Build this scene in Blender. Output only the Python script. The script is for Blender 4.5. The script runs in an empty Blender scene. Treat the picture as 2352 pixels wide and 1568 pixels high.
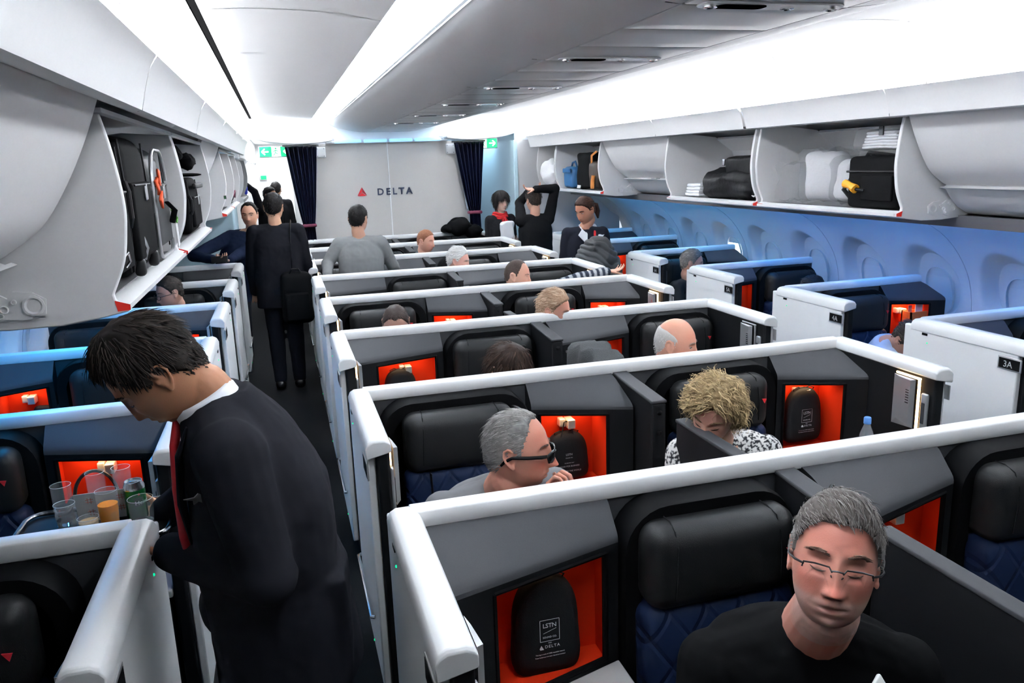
import bpy, bmesh, math, random
import numpy as np
from mathutils import Vector, Matrix, noise
R = math.radians
scene = bpy.context.scene
col = scene.collection
random.seed(7)
# ------------------------------------------------------------------ camera
CX = 1.385                                    # cabin centre line
cam_d = bpy.data.cameras.new('camera')
cam = bpy.data.objects.new('camera', cam_d)
col.objects.link(cam)
def cam_axes(yaw, pit, rol):
    f = Vector((math.sin(yaw)*math.cos(pit), math.cos(yaw)*math.cos(pit), -math.sin(pit)))
    r = Vector((math.cos(yaw), -math.sin(yaw), 0)); d = f.cross(r)
    return r*math.cos(rol)+d*math.sin(rol), -r*math.sin(rol)+d*math.cos(rol), f
_r, _d, _f = cam_axes(0.2771, 0.2249, 0.0341)
cam.matrix_world = Matrix(((_r.x, -_d.x, -_f.x, 0), (_r.y, -_d.y, -_f.y, 0), (_r.z, -_d.z, -_f.z, 1.98), (0, 0, 0, 1)))
cam_d.sensor_width = 36.0
cam_d.lens = 27.733
cam_d.clip_start = 0.03
scene.camera = cam
# ------------------------------------------------------------------ view, world
vs = scene.view_settings
vs.view_transform = 'Standard'; vs.look = 'None'; vs.gamma = 1.0; vs.use_curve_mapping = False
vs.exposure = 0.0
scene.cycles.use_denoising = True
scene.cycles.max_bounces = 8
scene.cycles.diffuse_bounces = 4
scene.cycles.glossy_bounces = 3
scene.cycles.transmission_bounces = 6
scene.cycles.transparent_max_bounces = 8
scene.cycles.sample_clamp_indirect = 40.0
scene.cycles.caustics_reflective = False
scene.cycles.caustics_refractive = False
world = bpy.data.worlds.new('cabin_world'); scene.world = world; world.use_nodes = True
world.node_tree.nodes['Background'].inputs['Color'].default_value = (0.75, 0.82, 0.95, 1)
world.node_tree.nodes['Background'].inputs['Strength'].default_value = 1.0
# ------------------------------------------------------------------ cove and accent strip lights (the cabin's own LED strips)
def strip(name, loc, sx, sy, power, colour, direction, spread=math.pi):
    l = bpy.data.lights.new(name, 'AREA'); l.shape = 'RECTANGLE'; l.size = sx; l.size_y = sy
    l.energy = power; l.color = colour; l.spread = spread
    o = bpy.data.objects.new(name, l); col.objects.link(o); o.location = loc
    z = -Vector(direction).normalized(); y = Vector((0, 1, 0)); x = y.cross(z).normalized()
    o.rotation_euler = Matrix((x, y, z)).transposed().to_euler()
    return o
for s in (-1, 1):
    strip('valance_cove_light', (CX+s*1.668, 5.4, 2.27), 0.03, 10.2, 222, (0.93, 0.95, 1.0), (s*0.30, 0, 1), R(95))
    strip('centre_cove_light', (CX+s*0.775, 5.2, 2.515), 0.05, 10.0, 185, (0.90, 0.94, 1.0), (s*0.25, 0, 1))
strip('accent_light_far', (CX+2.42, 7.6, 1.522), 0.03, 3.2, 14, (0.04, 0.45, 1.0), (0.25, 0, -1))
strip('accent_light_near', (CX+2.42, 4.4, 1.522), 0.03, 3.2, 16, (0.05, 0.33, 1.0), (0.25, 0, -1))
strip('accent_light_forward', (CX-2.42, 4.35, 1.522), 0.03, 2.7, 21, (0.04, 0.42, 1.0), (-0.2, 0, -1))
strip('rear_cabin_light', (-0.1, 15.4, 2.45), 0.5, 6.0, 170, (0.92, 0.97, 1.0), (0, 0, -1))
strip('galley_light', (2.9, 11.6, 2.25), 0.5, 1.2, 14, (0.55, 0.8, 1.0), (0, 0, -1))

# ------------------------------------------------------------------ materials
MATS = {}
def mat(name, color, rough=0.5, metal=0.0, spec=0.5, var=0.0, vscale=40.0, bump=0.0, bscale=200.0, emit=None, estr=0.0, trans=0.0, alpha=1.0, ior=1.45, sheen=0.0):
    m = bpy.data.materials.new(name); m.use_nodes = True
    nt = m.node_tree; b = nt.nodes['Principled BSDF']
    c = (color[0], color[1], color[2], 1)
    b.inputs['Base Color'].default_value = c
    b.inputs['Roughness'].default_value = rough
    b.inputs['Metallic'].default_value = metal
    b.inputs['Specular IOR Level'].default_value = spec
    b.inputs['IOR'].default_value = ior
    if trans: b.inputs['Transmission Weight'].default_value = trans
    if alpha < 1: b.inputs['Alpha'].default_value = alpha
    if sheen: b.inputs['Sheen Weight'].default_value = sheen
    if emit:
        b.inputs['Emission Color'].default_value = (*emit, 1); b.inputs['Emission Strength'].default_value = estr
    tc = None
    if var or bump:
        tc = nt.nodes.new('ShaderNodeTexCoord')
    if var:
        n = nt.nodes.new('ShaderNodeTexNoise'); n.inputs['Scale'].default_value = vscale; n.inputs['Detail'].default_value = 4
        nt.links.new(tc.outputs['Object'], n.inputs['Vector'])
        mx = nt.nodes.new('ShaderNodeMix'); mx.data_type = 'RGBA'
        mx.inputs[6].default_value = tuple(max(0, x*(1-var)) for x in color)+(1,)
        mx.inputs[7].default_value = tuple(min(1, x*(1+var)) for x in color)+(1,)
        nt.links.new(n.outputs['Fac'], mx.inputs[0]); nt.links.new(mx.outputs[2], b.inputs['Base Color'])
    if bump:
        n2 = nt.nodes.new('ShaderNodeTexNoise'); n2.inputs['Scale'].default_value = bscale; n2.inputs['Detail'].default_value = 3
        nt.links.new(tc.outputs['Object'], n2.inputs['Vector'])
        bp = nt.nodes.new('ShaderNodeBump'); bp.inputs['Strength'].default_value = bump; bp.inputs['Distance'].default_value = 0.01
        nt.links.new(n2.outputs['Fac'], bp.inputs['Height']); nt.links.new(bp.outputs['Normal'], b.inputs['Normal'])
    MATS[name] = m
    return m
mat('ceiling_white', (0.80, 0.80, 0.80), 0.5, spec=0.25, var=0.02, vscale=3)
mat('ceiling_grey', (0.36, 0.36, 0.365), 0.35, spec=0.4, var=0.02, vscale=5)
mat('psu_grey', (0.33, 0.33, 0.33), 0.30, spec=0.5)
mat('bin_white', (0.78, 0.78, 0.785), 0.42, spec=0.4, var=0.02, vscale=60, bump=0.03, bscale=900)
mat('bin_inside', (0.55, 0.55, 0.55), 0.5, spec=0.3, var=0.03, vscale=20)
mat('wall_white', (0.62, 0.63, 0.64), 0.5, spec=0.3, bump=0.02, bscale=700)
mat('seam_dark', (0.004, 0.004, 0.004), 0.8, spec=0.0)
mat('fascia_grey', (0.13, 0.13, 0.14), 0.4)
mat('metal_strip', (0.55, 0.56, 0.58), 0.3, metal=0.9)
mat('red_marker', (0.75, 0.03, 0.02), 0.4)
mat('bulkhead_grey', (0.46, 0.445, 0.43), 0.65, spec=0.2, var=0.05, vscale=220, bump=0.05, bscale=600)
mat('trim_white', (0.78, 0.79, 0.80), 0.35)
mat('galley_blue', (0.40, 0.55, 0.62), 0.5)
mat('lav_grey', (0.42, 0.43, 0.44), 0.55, var=0.04, vscale=150)
mat('carpet', (0.016, 0.0165, 0.018), 0.95, spec=0.05, var=0.5, vscale=260, bump=0.4, bscale=600)
mat('sign_green', (0.0, 0.35, 0.12), 0.4, emit=(0.0, 0.55, 0.22), estr=0.9)
mat('sign_white', (0.9, 0.9, 0.9), 0.4, emit=(0.9, 1.0, 0.92), estr=1.6)
mat('curtain_navy', (0.004, 0.006, 0.020), 0.45, spec=0.15, var=0.3, vscale=60)
mat('curtain_tie', (0.12, 0.015, 0.04), 0.6)
mat('delta_navy', (0.010, 0.020, 0.055), 0.4)
mat('delta_red', (0.62, 0.02, 0.03), 0.4)
mat('delta_dark_red', (0.30, 0.01, 0.02), 0.4)
mat('blind', (0.66, 0.66, 0.66), 0.5)
mat('daylight', (0.9, 0.95, 1.0), 0.5, emit=(0.95, 0.98, 1.0), estr=3.0)
mat('glass_lens', (0.75, 0.76, 0.78), 0.15, spec=0.6)
mat('led_white', (1, 1, 1), 0.5, emit=(0.92, 0.96, 1.0), estr=5.0)
mat('glow_blue', (0.5, 0.8, 1), 0.4, emit=(0.25, 0.62, 1.0), estr=0.9)
mat('suite_white', (0.77, 0.77, 0.77), 0.33, spec=0.5, var=0.015, vscale=300, bump=0.04, bscale=1200)
mat('suite_white_flat', (0.80, 0.80, 0.80), 0.45, spec=0.4, var=0.02, vscale=300, bump=0.04, bscale=1200)
mat('suite_grey', (0.050, 0.051, 0.055), 0.55, spec=0.12, var=0.12, vscale=400, bump=0.05, bscale=900)
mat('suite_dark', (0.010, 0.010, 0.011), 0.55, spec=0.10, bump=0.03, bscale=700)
mat('suite_black', (0.004, 0.004, 0.0045), 0.6, spec=0.08)
mat('leather_black', (0.012, 0.012, 0.0125), 0.45, spec=0.25, bump=0.12, bscale=420)
mat('seat_fabric_black', (0.006, 0.006, 0.007), 0.8, spec=0.2)
mat('cubby_felt', (0.62, 0.030, 0.006), 0.8, spec=0.1, var=0.08, vscale=500)
mat('table_top', (0.42, 0.41, 0.40), 0.4)
mat('chrome', (0.75, 0.75, 0.76), 0.2, metal=1.0)
mat('silver', (0.42, 0.43, 0.44), 0.35, metal=0.6)
mat('hook_metal', (0.80, 0.76, 0.70), 0.3, metal=0.55)
mat('warm_lamp', (1, 0.8, 0.5), 0.4, emit=(1.0, 0.62, 0.28), estr=9.0)
mat('green_led', (0, 0.3, 0.1), 0.4, emit=(0.0, 0.8, 0.3), estr=1.2)
mat('lettering_white', (0.75, 0.75, 0.75), 0.5)
mat('lettering_grey', (0.45, 0.45, 0.45), 0.5)
# ------------------------------------------------------------------ mesh helpers
class MB:
    def __init__(s): s.v = []; s.f = []; s.mi = []; s.cur = 0
    def add(s, vs, fs, mi=None):
        o = len(s.v); s.v += [tuple(p) for p in vs]
        for f in fs: s.f.append([i+o for i in f]); s.mi.append(s.cur if mi is None else mi)
        return s
    def box(s, x0, x1, y0, y1, z0, z1, mi=None):
        v = [(x, y, z) for z in (z0, z1) for y in (y0, y1) for x in (x0, x1)]
        return s.add(v, [(0,2,3,1),(4,5,7,6),(0,1,5,4),(2,6,7,3),(0,4,6,2),(1,3,7,5)], mi)
    def prism(s, poly, axis, a0, a1, mi=None):
        n = len(poly)
        def P(p, a): return {'x': (a, p[0], p[1]), 'y': (p[0], a, p[1]), 'z': (p[0], p[1], a)}[axis]
        v = [P(p, a0) for p in poly]+[P(p, a1) for p in poly]
        f = [list(range(n))[::-1], list(range(n, 2*n))]+[(i, (i+1) % n, n+(i+1) % n, n+i) for i in range(n)]
        return s.add(v, f, mi)
    def sheet(s, prof, axis, avals, closed=False, mi=None):
        """a profile polyline swept along an axis through avals"""
        n = len(prof)
        def P(p, a): return {'x': (a, p[0], p[1]), 'y': (p[0], a, p[1]), 'z': (p[0], p[1], a)}[axis]
        v = [P(p, a) for a in avals for p in prof]
        f = []
        for j in range(len(avals)-1):
            for i in range(n if closed else n-1):
                i2 = (i+1) % n
                f.append((j*n+i, j*n+i2, (j+1)*n+i2, (j+1)*n+i))
        return s.add(v, f, mi)
    def tube(s, pts, r, n=8, cap=True, flat=1.0, mi=None):
        pts = [Vector(p) for p in pts]; k = len(pts)
        rs = r if isinstance(r, (list, tuple)) else [r]*k
        v = []; up = None
        for i, p in enumerate(pts):
            t = (pts[min(i+1, k-1)]-pts[max(i-1, 0)])
            t = t.normalized() if t.length > 1e-9 else Vector((0, 0, 1))
            if up is None: up = Vector((0, 0, 1)) if abs(t.z) < 0.9 else Vector((1, 0, 0))
            a = t.cross(up); a = a.normalized() if a.length > 1e-6 else t.orthogonal().normalized()
            b = a.cross(t).normalized(); up = b
            for j in range(n):
                w = 2*math.pi*j/n
                v.append(p+a*math.cos(w)*rs[i]+b*math.sin(w)*rs[i]*flat)
        f = [(i*n+j, i*n+(j+1) % n, (i+1)*n+(j+1) % n, (i+1)*n+j) for i in range(k-1) for j in range(n)]
        if cap: f += [list(range(n))[::-1], list(range((k-1)*n, k*n))]
        return s.add(v, f, mi)
    def lathe(s, prof, n=20, o=(0, 0, 0), mi=None):
        v = [(o[0]+r*math.cos(2*math.pi*j/n), o[1]+r*math.sin(2*math.pi*j/n), o[2]+z) for r, z in prof for j in range(n)]
        k = len(prof)
        f = [(i*n+j, i*n+(j+1) % n, (i+1)*n+(j+1) % n, (i+1)*n+j) for i in range(k-1) for j in range(n)]
        if prof[0][0] > 1e-6: f.append(list(range(n))[::-1])
        if prof[-1][0] > 1e-6: f.append(list(range((k-1)*n, k*n)))
        return s.add(v, f, mi)
    def rbox(s, c, d, r=0.02, seg=4, M=None, mi=None, bulge=(0, 0, 0)):
        """box of size d centred at c with edges rounded to r, optional bulge of each face"""
        hx, hy, hz = [x/2 for x in d]; r = min(r, hx, hy, hz)
        def axis(h):
            a = [-h+r*(1-math.cos(math.pi/2*i/seg)) for i in range(seg+1)]
            mid = [(-h+r)+(2*h-2*r)*i/4 for i in range(1, 4)] if h > r*1.01 else []
            return a+mid+[-x for x in a[::-1]][(0 if h > r*1.01 else 1):]
        bm = {}; vs = []; fs = []
        X, Y, Z = axis(hx), axis(hy), axis(hz)
        def vert(x, y, z):
            k = (round(x, 6), round(y, 6), round(z, 6))
            if k in bm: return bm[k]
            q = [max(-h+r, min(h-r, t)) for t, h in ((x, hx), (y, hy), (z, hz))]
            dv = Vector((x-q[0], y-q[1], z-q[2]))
            if dv.length > 1e-9: dv = dv.normalized()*r
            p = Vector(q)+dv
            if any(bulge):
                fx, fy, fz = (1-(p.x/hx)**2), (1-(p.y/hy)**2), (1-(p.z/hz)**2)
                p = Vector((p.x+bulge[0]*(p.x/hx)*fy*fz, p.y+bulge[1]*(p.y/hy)*fx*fz, p.z+bulge[2]*(p.z/hz)*fx*fy))
            if M is not None: p = M @ p
            bm[k] = len(vs); vs.append(p+Vector(c)); return bm[k]
        for A, B, fn in ((X, Y, lambda a, b, t: (a, b, t*hz)), (Y, Z, lambda a, b, t: (t*hx, a, b)), (Z, X, lambda a, b, t: (b, t*hy, a))):
            for t in (-1, 1):
                for i in range(len(A)-1):
                    for j in range(len(B)-1):
                        q = [vert(*fn(A[i], B[j], t)), vert(*fn(A[i+1], B[j], t)), vert(*fn(A[i+1], B[j+1], t)), vert(*fn(A[i], B[j+1], t))]
                        if t < 0: q = q[::-1]
                        q2 = []
                        for w in q:
                            if w not in q2: q2.append(w)
                        if len(q2) > 2: fs.append(q2)
        return s.add(vs, fs, mi)
    def ellipsoid(s, c, d, nu=20, nv=14, M=None, mi=None):
        vs = []; fs = []
        for i in range(nv+1):
            t = math.pi*i/nv
            for j in range(nu):
                w = 2*math.pi*j/nu
                p = Vector((d[0]*math.sin(t)*math.cos(w), d[1]*math.sin(t)*math.sin(w), d[2]*math.cos(t)))
                if M is not None: p = M @ p
                vs.append(p+Vector(c))
        for i in range(nv):
            for j in range(nu):
                a, b, c2, e = i*nu+j, i*nu+(j+1) % nu, (i+1)*nu+(j+1) % nu, (i+1)*nu+j
                fs.append((a, e, c2, b))
        return s.add(vs, fs, mi)
    def loft(s, rings, cap=True, mi=None):
        n = len(rings[0]); v = [p for r in rings for p in r]; k = len(rings)
        f = [(i*n+j, i*n+(j+1) % n, (i+1)*n+(j+1) % n, (i+1)*n+j) for i in range(k-1) for j in range(n)]
        if cap: f += [list(range(n))[::-1], list(range((k-1)*n, k*n))]
        return s.add(v, f, mi)
    def xf(s, M, start=0):
        for i in range(start, len(s.v)): s.v[i] = tuple(M @ Vector(s.v[i]))
        return s
    def jitter(s, amp, scale, seed=0.0, start=0):
        for i in range(start, len(s.v)):
            p = Vector(s.v[i]); s.v[i] = tuple(p+noise.noise_vector(p*scale+Vector((seed, seed*1.7, -seed)))*amp)
        return s
    def build(s, name, mats, parent=None, smooth=True, angle=35, bevel=0.0, bseg=2, fixn=False):
        return link_mesh(name, s.mesh(name, mats, smooth, angle, fixn), parent, bevel, bseg)
    def mesh(s, name, mats, smooth=True, angle=35, fixn=False):
        me = bpy.data.meshes.new(name); me.from_pydata([tuple(p) for p in s.v], [], s.f)
        for m in (mats if isinstance(mats, (list, tuple)) else [mats]): me.materials.append(MATS[m] if isinstance(m, str) else m)
        if any(s.mi): me.polygons.foreach_set('material_index', s.mi)
        if fixn:
            b = bmesh.new(); b.from_mesh(me); bmesh.ops.recalc_face_normals(b, faces=b.faces); b.to_mesh(me); b.free()
        me.validate(); me.update()
        if smooth:
            me.polygons.foreach_set('use_smooth', [True]*len(me.polygons))
            if angle < 180: me.set_sharp_from_angle(angle=R(angle))
        return me
def link_mesh(name, me, parent=None, bevel=0.0, bseg=2):
    o = bpy.data.objects.new(name, me); col.objects.link(o)
    if parent is not None: o.parent = parent
    if bevel:
        b = o.modifiers.new('bevel', 'BEVEL'); b.width = bevel; b.segments = bseg; b.limit_method = 'ANGLE'; b.angle_limit = R(35); b.harden_normals = False
    return o
def empty(name, loc, label, cat, group=None, rz=0.0):
    o = bpy.data.objects.new(name, None); col.objects.link(o); o.empty_display_size = 0.1
    o.location = loc; o.rotation_euler = (0, 0, rz)
    return tag(o, label, cat, group)
def tag(o, label, cat, group=None, kind=None):
    if label: o['label'] = label
    if cat: o['category'] = cat
    if group: o['group'] = group
    if kind: o['kind'] = kind
    return o
def struct(o):
    o['kind'] = 'structure'; return o
def text_mesh(txt, size, M, extrude=0.0008, align='CENTER', space=1.0, bold=0.0):
    c = bpy.data.curves.new('lettering', 'FONT'); c.body = txt; c.size = size; c.extrude = extrude; c.align_x = align; c.space_character = space
    c.resolution_u = 3; c.offset = bold*size
    o = bpy.data.objects.new('lettering', c); col.objects.link(o)
    dg = bpy.context.evaluated_depsgraph_get(); dg.update()
    me = bpy.data.meshes.new_from_object(o.evaluated_get(dg)); bpy.data.objects.remove(o); bpy.data.curves.remove(c)
    vs = [M @ v.co for v in me.vertices]; fs = [list(p.vertices) for p in me.polygons]; bpy.data.meshes.remove(me)
    return vs, fs
def frame(o, x, y):
    """matrix whose X, Y columns are the given directions at origin o"""
    x = Vector(x).normalized(); z = x.cross(Vector(y)).normalized(); y = z.cross(x)
    return Matrix(((x.x, y.x, z.x, o[0]), (x.y, y.y, z.y, o[1]), (x.z, y.z, z.z, o[2]), (0, 0, 0, 1)))
def arange(a, b, n): return [a+(b-a)*i/n for i in range(n+1)]
def smooth_poly(pts, n=6):
    """Catmull-Rom through pts"""
    out = []
    P = [Vector(p) for p in pts]; P = [P[0]*2-P[1]]+P+[P[-1]*2-P[-2]]
    for i in range(1, len(P)-2):
        for k in range(n):
            t = k/n; a, b, c, d = P[i-1], P[i], P[i+1], P[i+2]
            out.append(0.5*((2*b)+(c-a)*t+(2*a-5*b+4*c-d)*t*t+(3*b-a-3*c+d)*t**3))
    return out+[P[-2]]
def rrect(w, h, r, n=6, cx=0, cy=0, r2=None):
    """rounded rectangle outline; r: bottom radius, r2: top radius"""
    r2 = r if r2 is None else r2; out = []
    for (sx, sy, a0, rr) in ((1, 1, 0, r2), (-1, 1, 90, r2), (-1, -1, 180, r), (1, -1, 270, r)):
        for i in range(n+1):
            a = R(a0+90*i/n); out.append((cx+sx*(w/2-rr)+rr*math.cos(a), cy+sy*(h/2-rr)+rr*math.sin(a)))
    return out

# ------------------------------------------------------------------ cabin shell
YA, YB = -1.6, 10.3
def both(prof):            # mirrored profile in (d, z) to world x
    return [[(CX+s*d, z) for d, z in prof] for s in (-1, 1)]
SEAMS = [YA, -0.3, 0.9, 2.1, 3.3, 4.5, 5.7, 6.9, 8.1, 9.3, YB]
# floor
struct(MB().box(CX-2.95, CX+2.95, YA, 19.0, -0.06, 0.0).build('floor', 'carpet', smooth=False))
# centre ceiling: flat service strip, panels with recessed units, and curved shoulders
b = MB(); bs = MB(); bd = MB()
for i in range(len(SEAMS)-1):
    y0, y1 = SEAMS[i]+0.004, SEAMS[i+1]-0.004
    prof = smooth_poly([Vector((d, z, 0)) for d, z in ((0.272, 2.386), (0.40, 2.400), (0.55, 2.432), (0.66, 2.470), (0.725, 2.512))], 5)
    for s in (-1, 1):
        p = [(CX+s*q.x, q.y) for q in prof]; p += [(CX+s*(q.x-0.01), q.y+0.02) for q in prof[::-1]]
        bs.sheet(p, 'y', [y0, y1], closed=True)
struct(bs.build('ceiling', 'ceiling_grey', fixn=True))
for i in range(len(SEAMS)-1):
    y0, y1 = SEAMS[i]+0.003, SEAMS[i+1]-0.003
    n = 3; h = (y1-y0)/n
    for k in range(n): b.rbox((CX, y0+h*(k+0.5), 2.392), (0.528, h-0.006, 0.016), 0.004, 2)
struct(b.build('ceiling_panel', 'psu_grey'))
bd = MB().box(CX-0.275, CX+0.275, YA, YB, 2.40, 2.42)
struct(bd.build('ceiling_seam', 'seam_dark', smooth=False))
# aisle ceilings
b = MB(); c = MB(); w = MB(); cv = MB(); v = MB(); dk = MB()
for i in range(len(SEAMS)-1):
    y0, y1 = SEAMS[i]+0.005, SEAMS[i+1]-0.005
    for s in (-1, 1):
        dm = lambda pr: [(CX+s*d, z) for d, z in pr]
        ais = smooth_poly([Vector((d, z, 0)) for d, z in ((0.935, 2.530), (1.10, 2.556), (1.30, 2.568), (1.48, 2.568), (1.600, 2.560))], 4)
        b.sheet(dm([(q.x, q.y) for q in ais]+[(q.x, q.y+0.012) for q in ais[::-1]]), 'y', [y0, y1], closed=True)
        cov = smooth_poly([Vector((d, z, 0)) for d, z in ((1.634, 2.566), (1.665, 2.50), (1.682, 2.43), (1.692, 2.36), (1.700, 2.255))], 4)
        c.sheet(dm([(q.x, q.y) for q in cov]+[(q.x+0.012, q.y) for q in cov[::-1]]), 'y', [y0, y1], closed=True)
        inn = smooth_poly([Vector((d, z, 0)) for d, z in ((0.715, 2.500), (0.735, 2.560), (0.80, 2.595), (0.88, 2.592), (0.928, 2.555), (0.935, 2.535))], 4)
        cv.sheet(dm([(q.x, q.y) for q in inn]+[(q.x, q.y+0.01) for q in inn[::-1]]), 'y', [y0, y1], closed=True)
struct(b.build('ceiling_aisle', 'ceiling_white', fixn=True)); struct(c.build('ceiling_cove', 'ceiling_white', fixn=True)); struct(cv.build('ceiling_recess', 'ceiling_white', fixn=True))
for s in (-1, 1):
    dk.box(*sorted((CX+s*1.598, CX+s*1.640)), YA, YB, 2.575, 2.59)
    dk.box(*sorted((CX+s*0.922, CX+s*0.945)), YA, YB, 2.575, 2.62)
struct(dk.build('ceiling_slot', 'seam_dark', smooth=False))
for s in (-1, 1):
    struct(MB().box(*sorted((CX+s*0.868, CX+s*0.918)), YA+2, YB-0.1, 2.572, 2.577).build('trim_added_glow', 'glow_blue', smooth=False))  # glowing strip added to tint the recess edge blue
mat('floor_pad', (0.12, 0.12, 0.125), 0.5)
# ------------------------------------------------------------------ overhead bins
BIN_R = [(-0.6, 0.78, 0), (0.78, 2.16, 0), (2.16, 3.53, 0), (3.545, 4.87, 1), (4.91, 6.22, 1), (6.24, 7.66, 0), (7.68, 9.03, 1), (9.05, 9.72, 1)]
BIN_L = [(-0.6, 0.85, 0), (0.85, 2.31, 0), (2.33, 3.80, 1), (3.83, 5.30, 1), (5.33, 6.85, 0), (6.87, 8.15, 1), (8.17, 9.40, 1)]
FRONT = [(1.812, 2.135), (1.797, 2.06), (1.786, 1.98), (1.780, 1.90), (1.784, 1.84), (1.800, 1.75), (1.838, 1.662), (1.835, 1.645), (1.803, 1.632), (1.805, 1.614)]
PLATE = FRONT+[(1.88, 1.600), (1.97, 1.588), (2.10, 1.586), (2.22, 1.594), (2.36, 1.62), (2.47, 1.70), (2.49, 1.85), (2.42, 2.02), (2.25, 2.12), (2.00, 2.150)]
DOOR = smooth_poly([Vector((d, z, 0)) for d, z in ((1.800, 2.178), (1.845, 2.07), (1.905, 1.955), (1.975, 1.855), (2.060, 1.792), (2.085, 1.778))], 5)
for name, s, bins in (('L', -1, BIN_L), ('R', 1, BIN_R)):
    X = lambda pr: [(CX+s*d, z) for d, z in pr]
    ya, yb = bins[0][0], bins[-1][1]
    # valance above the bins, one length per bin
    b = MB()
    for y0, y1, _ in bins:
        vp = smooth_poly([Vector((d, z, 0)) for d, z in ((1.652, 2.276), (1.672, 2.245), (1.690, 2.195), (1.704, 2.140))], 5)
        pr = [(q.x, q.y) for q in vp]+[(1.725, 2.135), (1.80, 2.165), (1.80, 2.180), (1.722, 2.155), (1.708, 2.20), (1.672, 2.268)]
        b.sheet(X(pr), 'y', [y0-0.006, y1+0.006], closed=True)
    struct(b.build('trim_valance', 'bin_white', fixn=True, angle=50))
    struct(MB().prism(X([(1.79, 2.176), (2.1, 2.19), (2.1, 2.22), (1.79, 2.20)]), 'y', ya, yb).build('trim_shadow_gap', 'fascia_grey', fixn=True))
    struct(MB().prism(X([(2.215, 1.604), (2.235, 1.537), (2.47, 1.530), (2.47, 1.565), (2.30, 1.575), (2.255, 1.604)]), 'y', ya, yb).build('trim_underside', 'fascia_grey', fixn=True))
    # outer casing behind the buckets
    struct(MB().sheet(X([(1.82, 2.19), (2.25, 2.165), (2.46, 2.06), (2.54, 1.86), (2.51, 1.68), (2.45, 1.545), (2.47, 1.54), (2.53, 1.67), (2.56, 1.87), (2.48, 2.08), (2.26, 2.185), (1.82, 2.21)]), 'y', [ya, yb], closed=True).build('wall_bin_casing', 'bin_inside', fixn=True))
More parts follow.
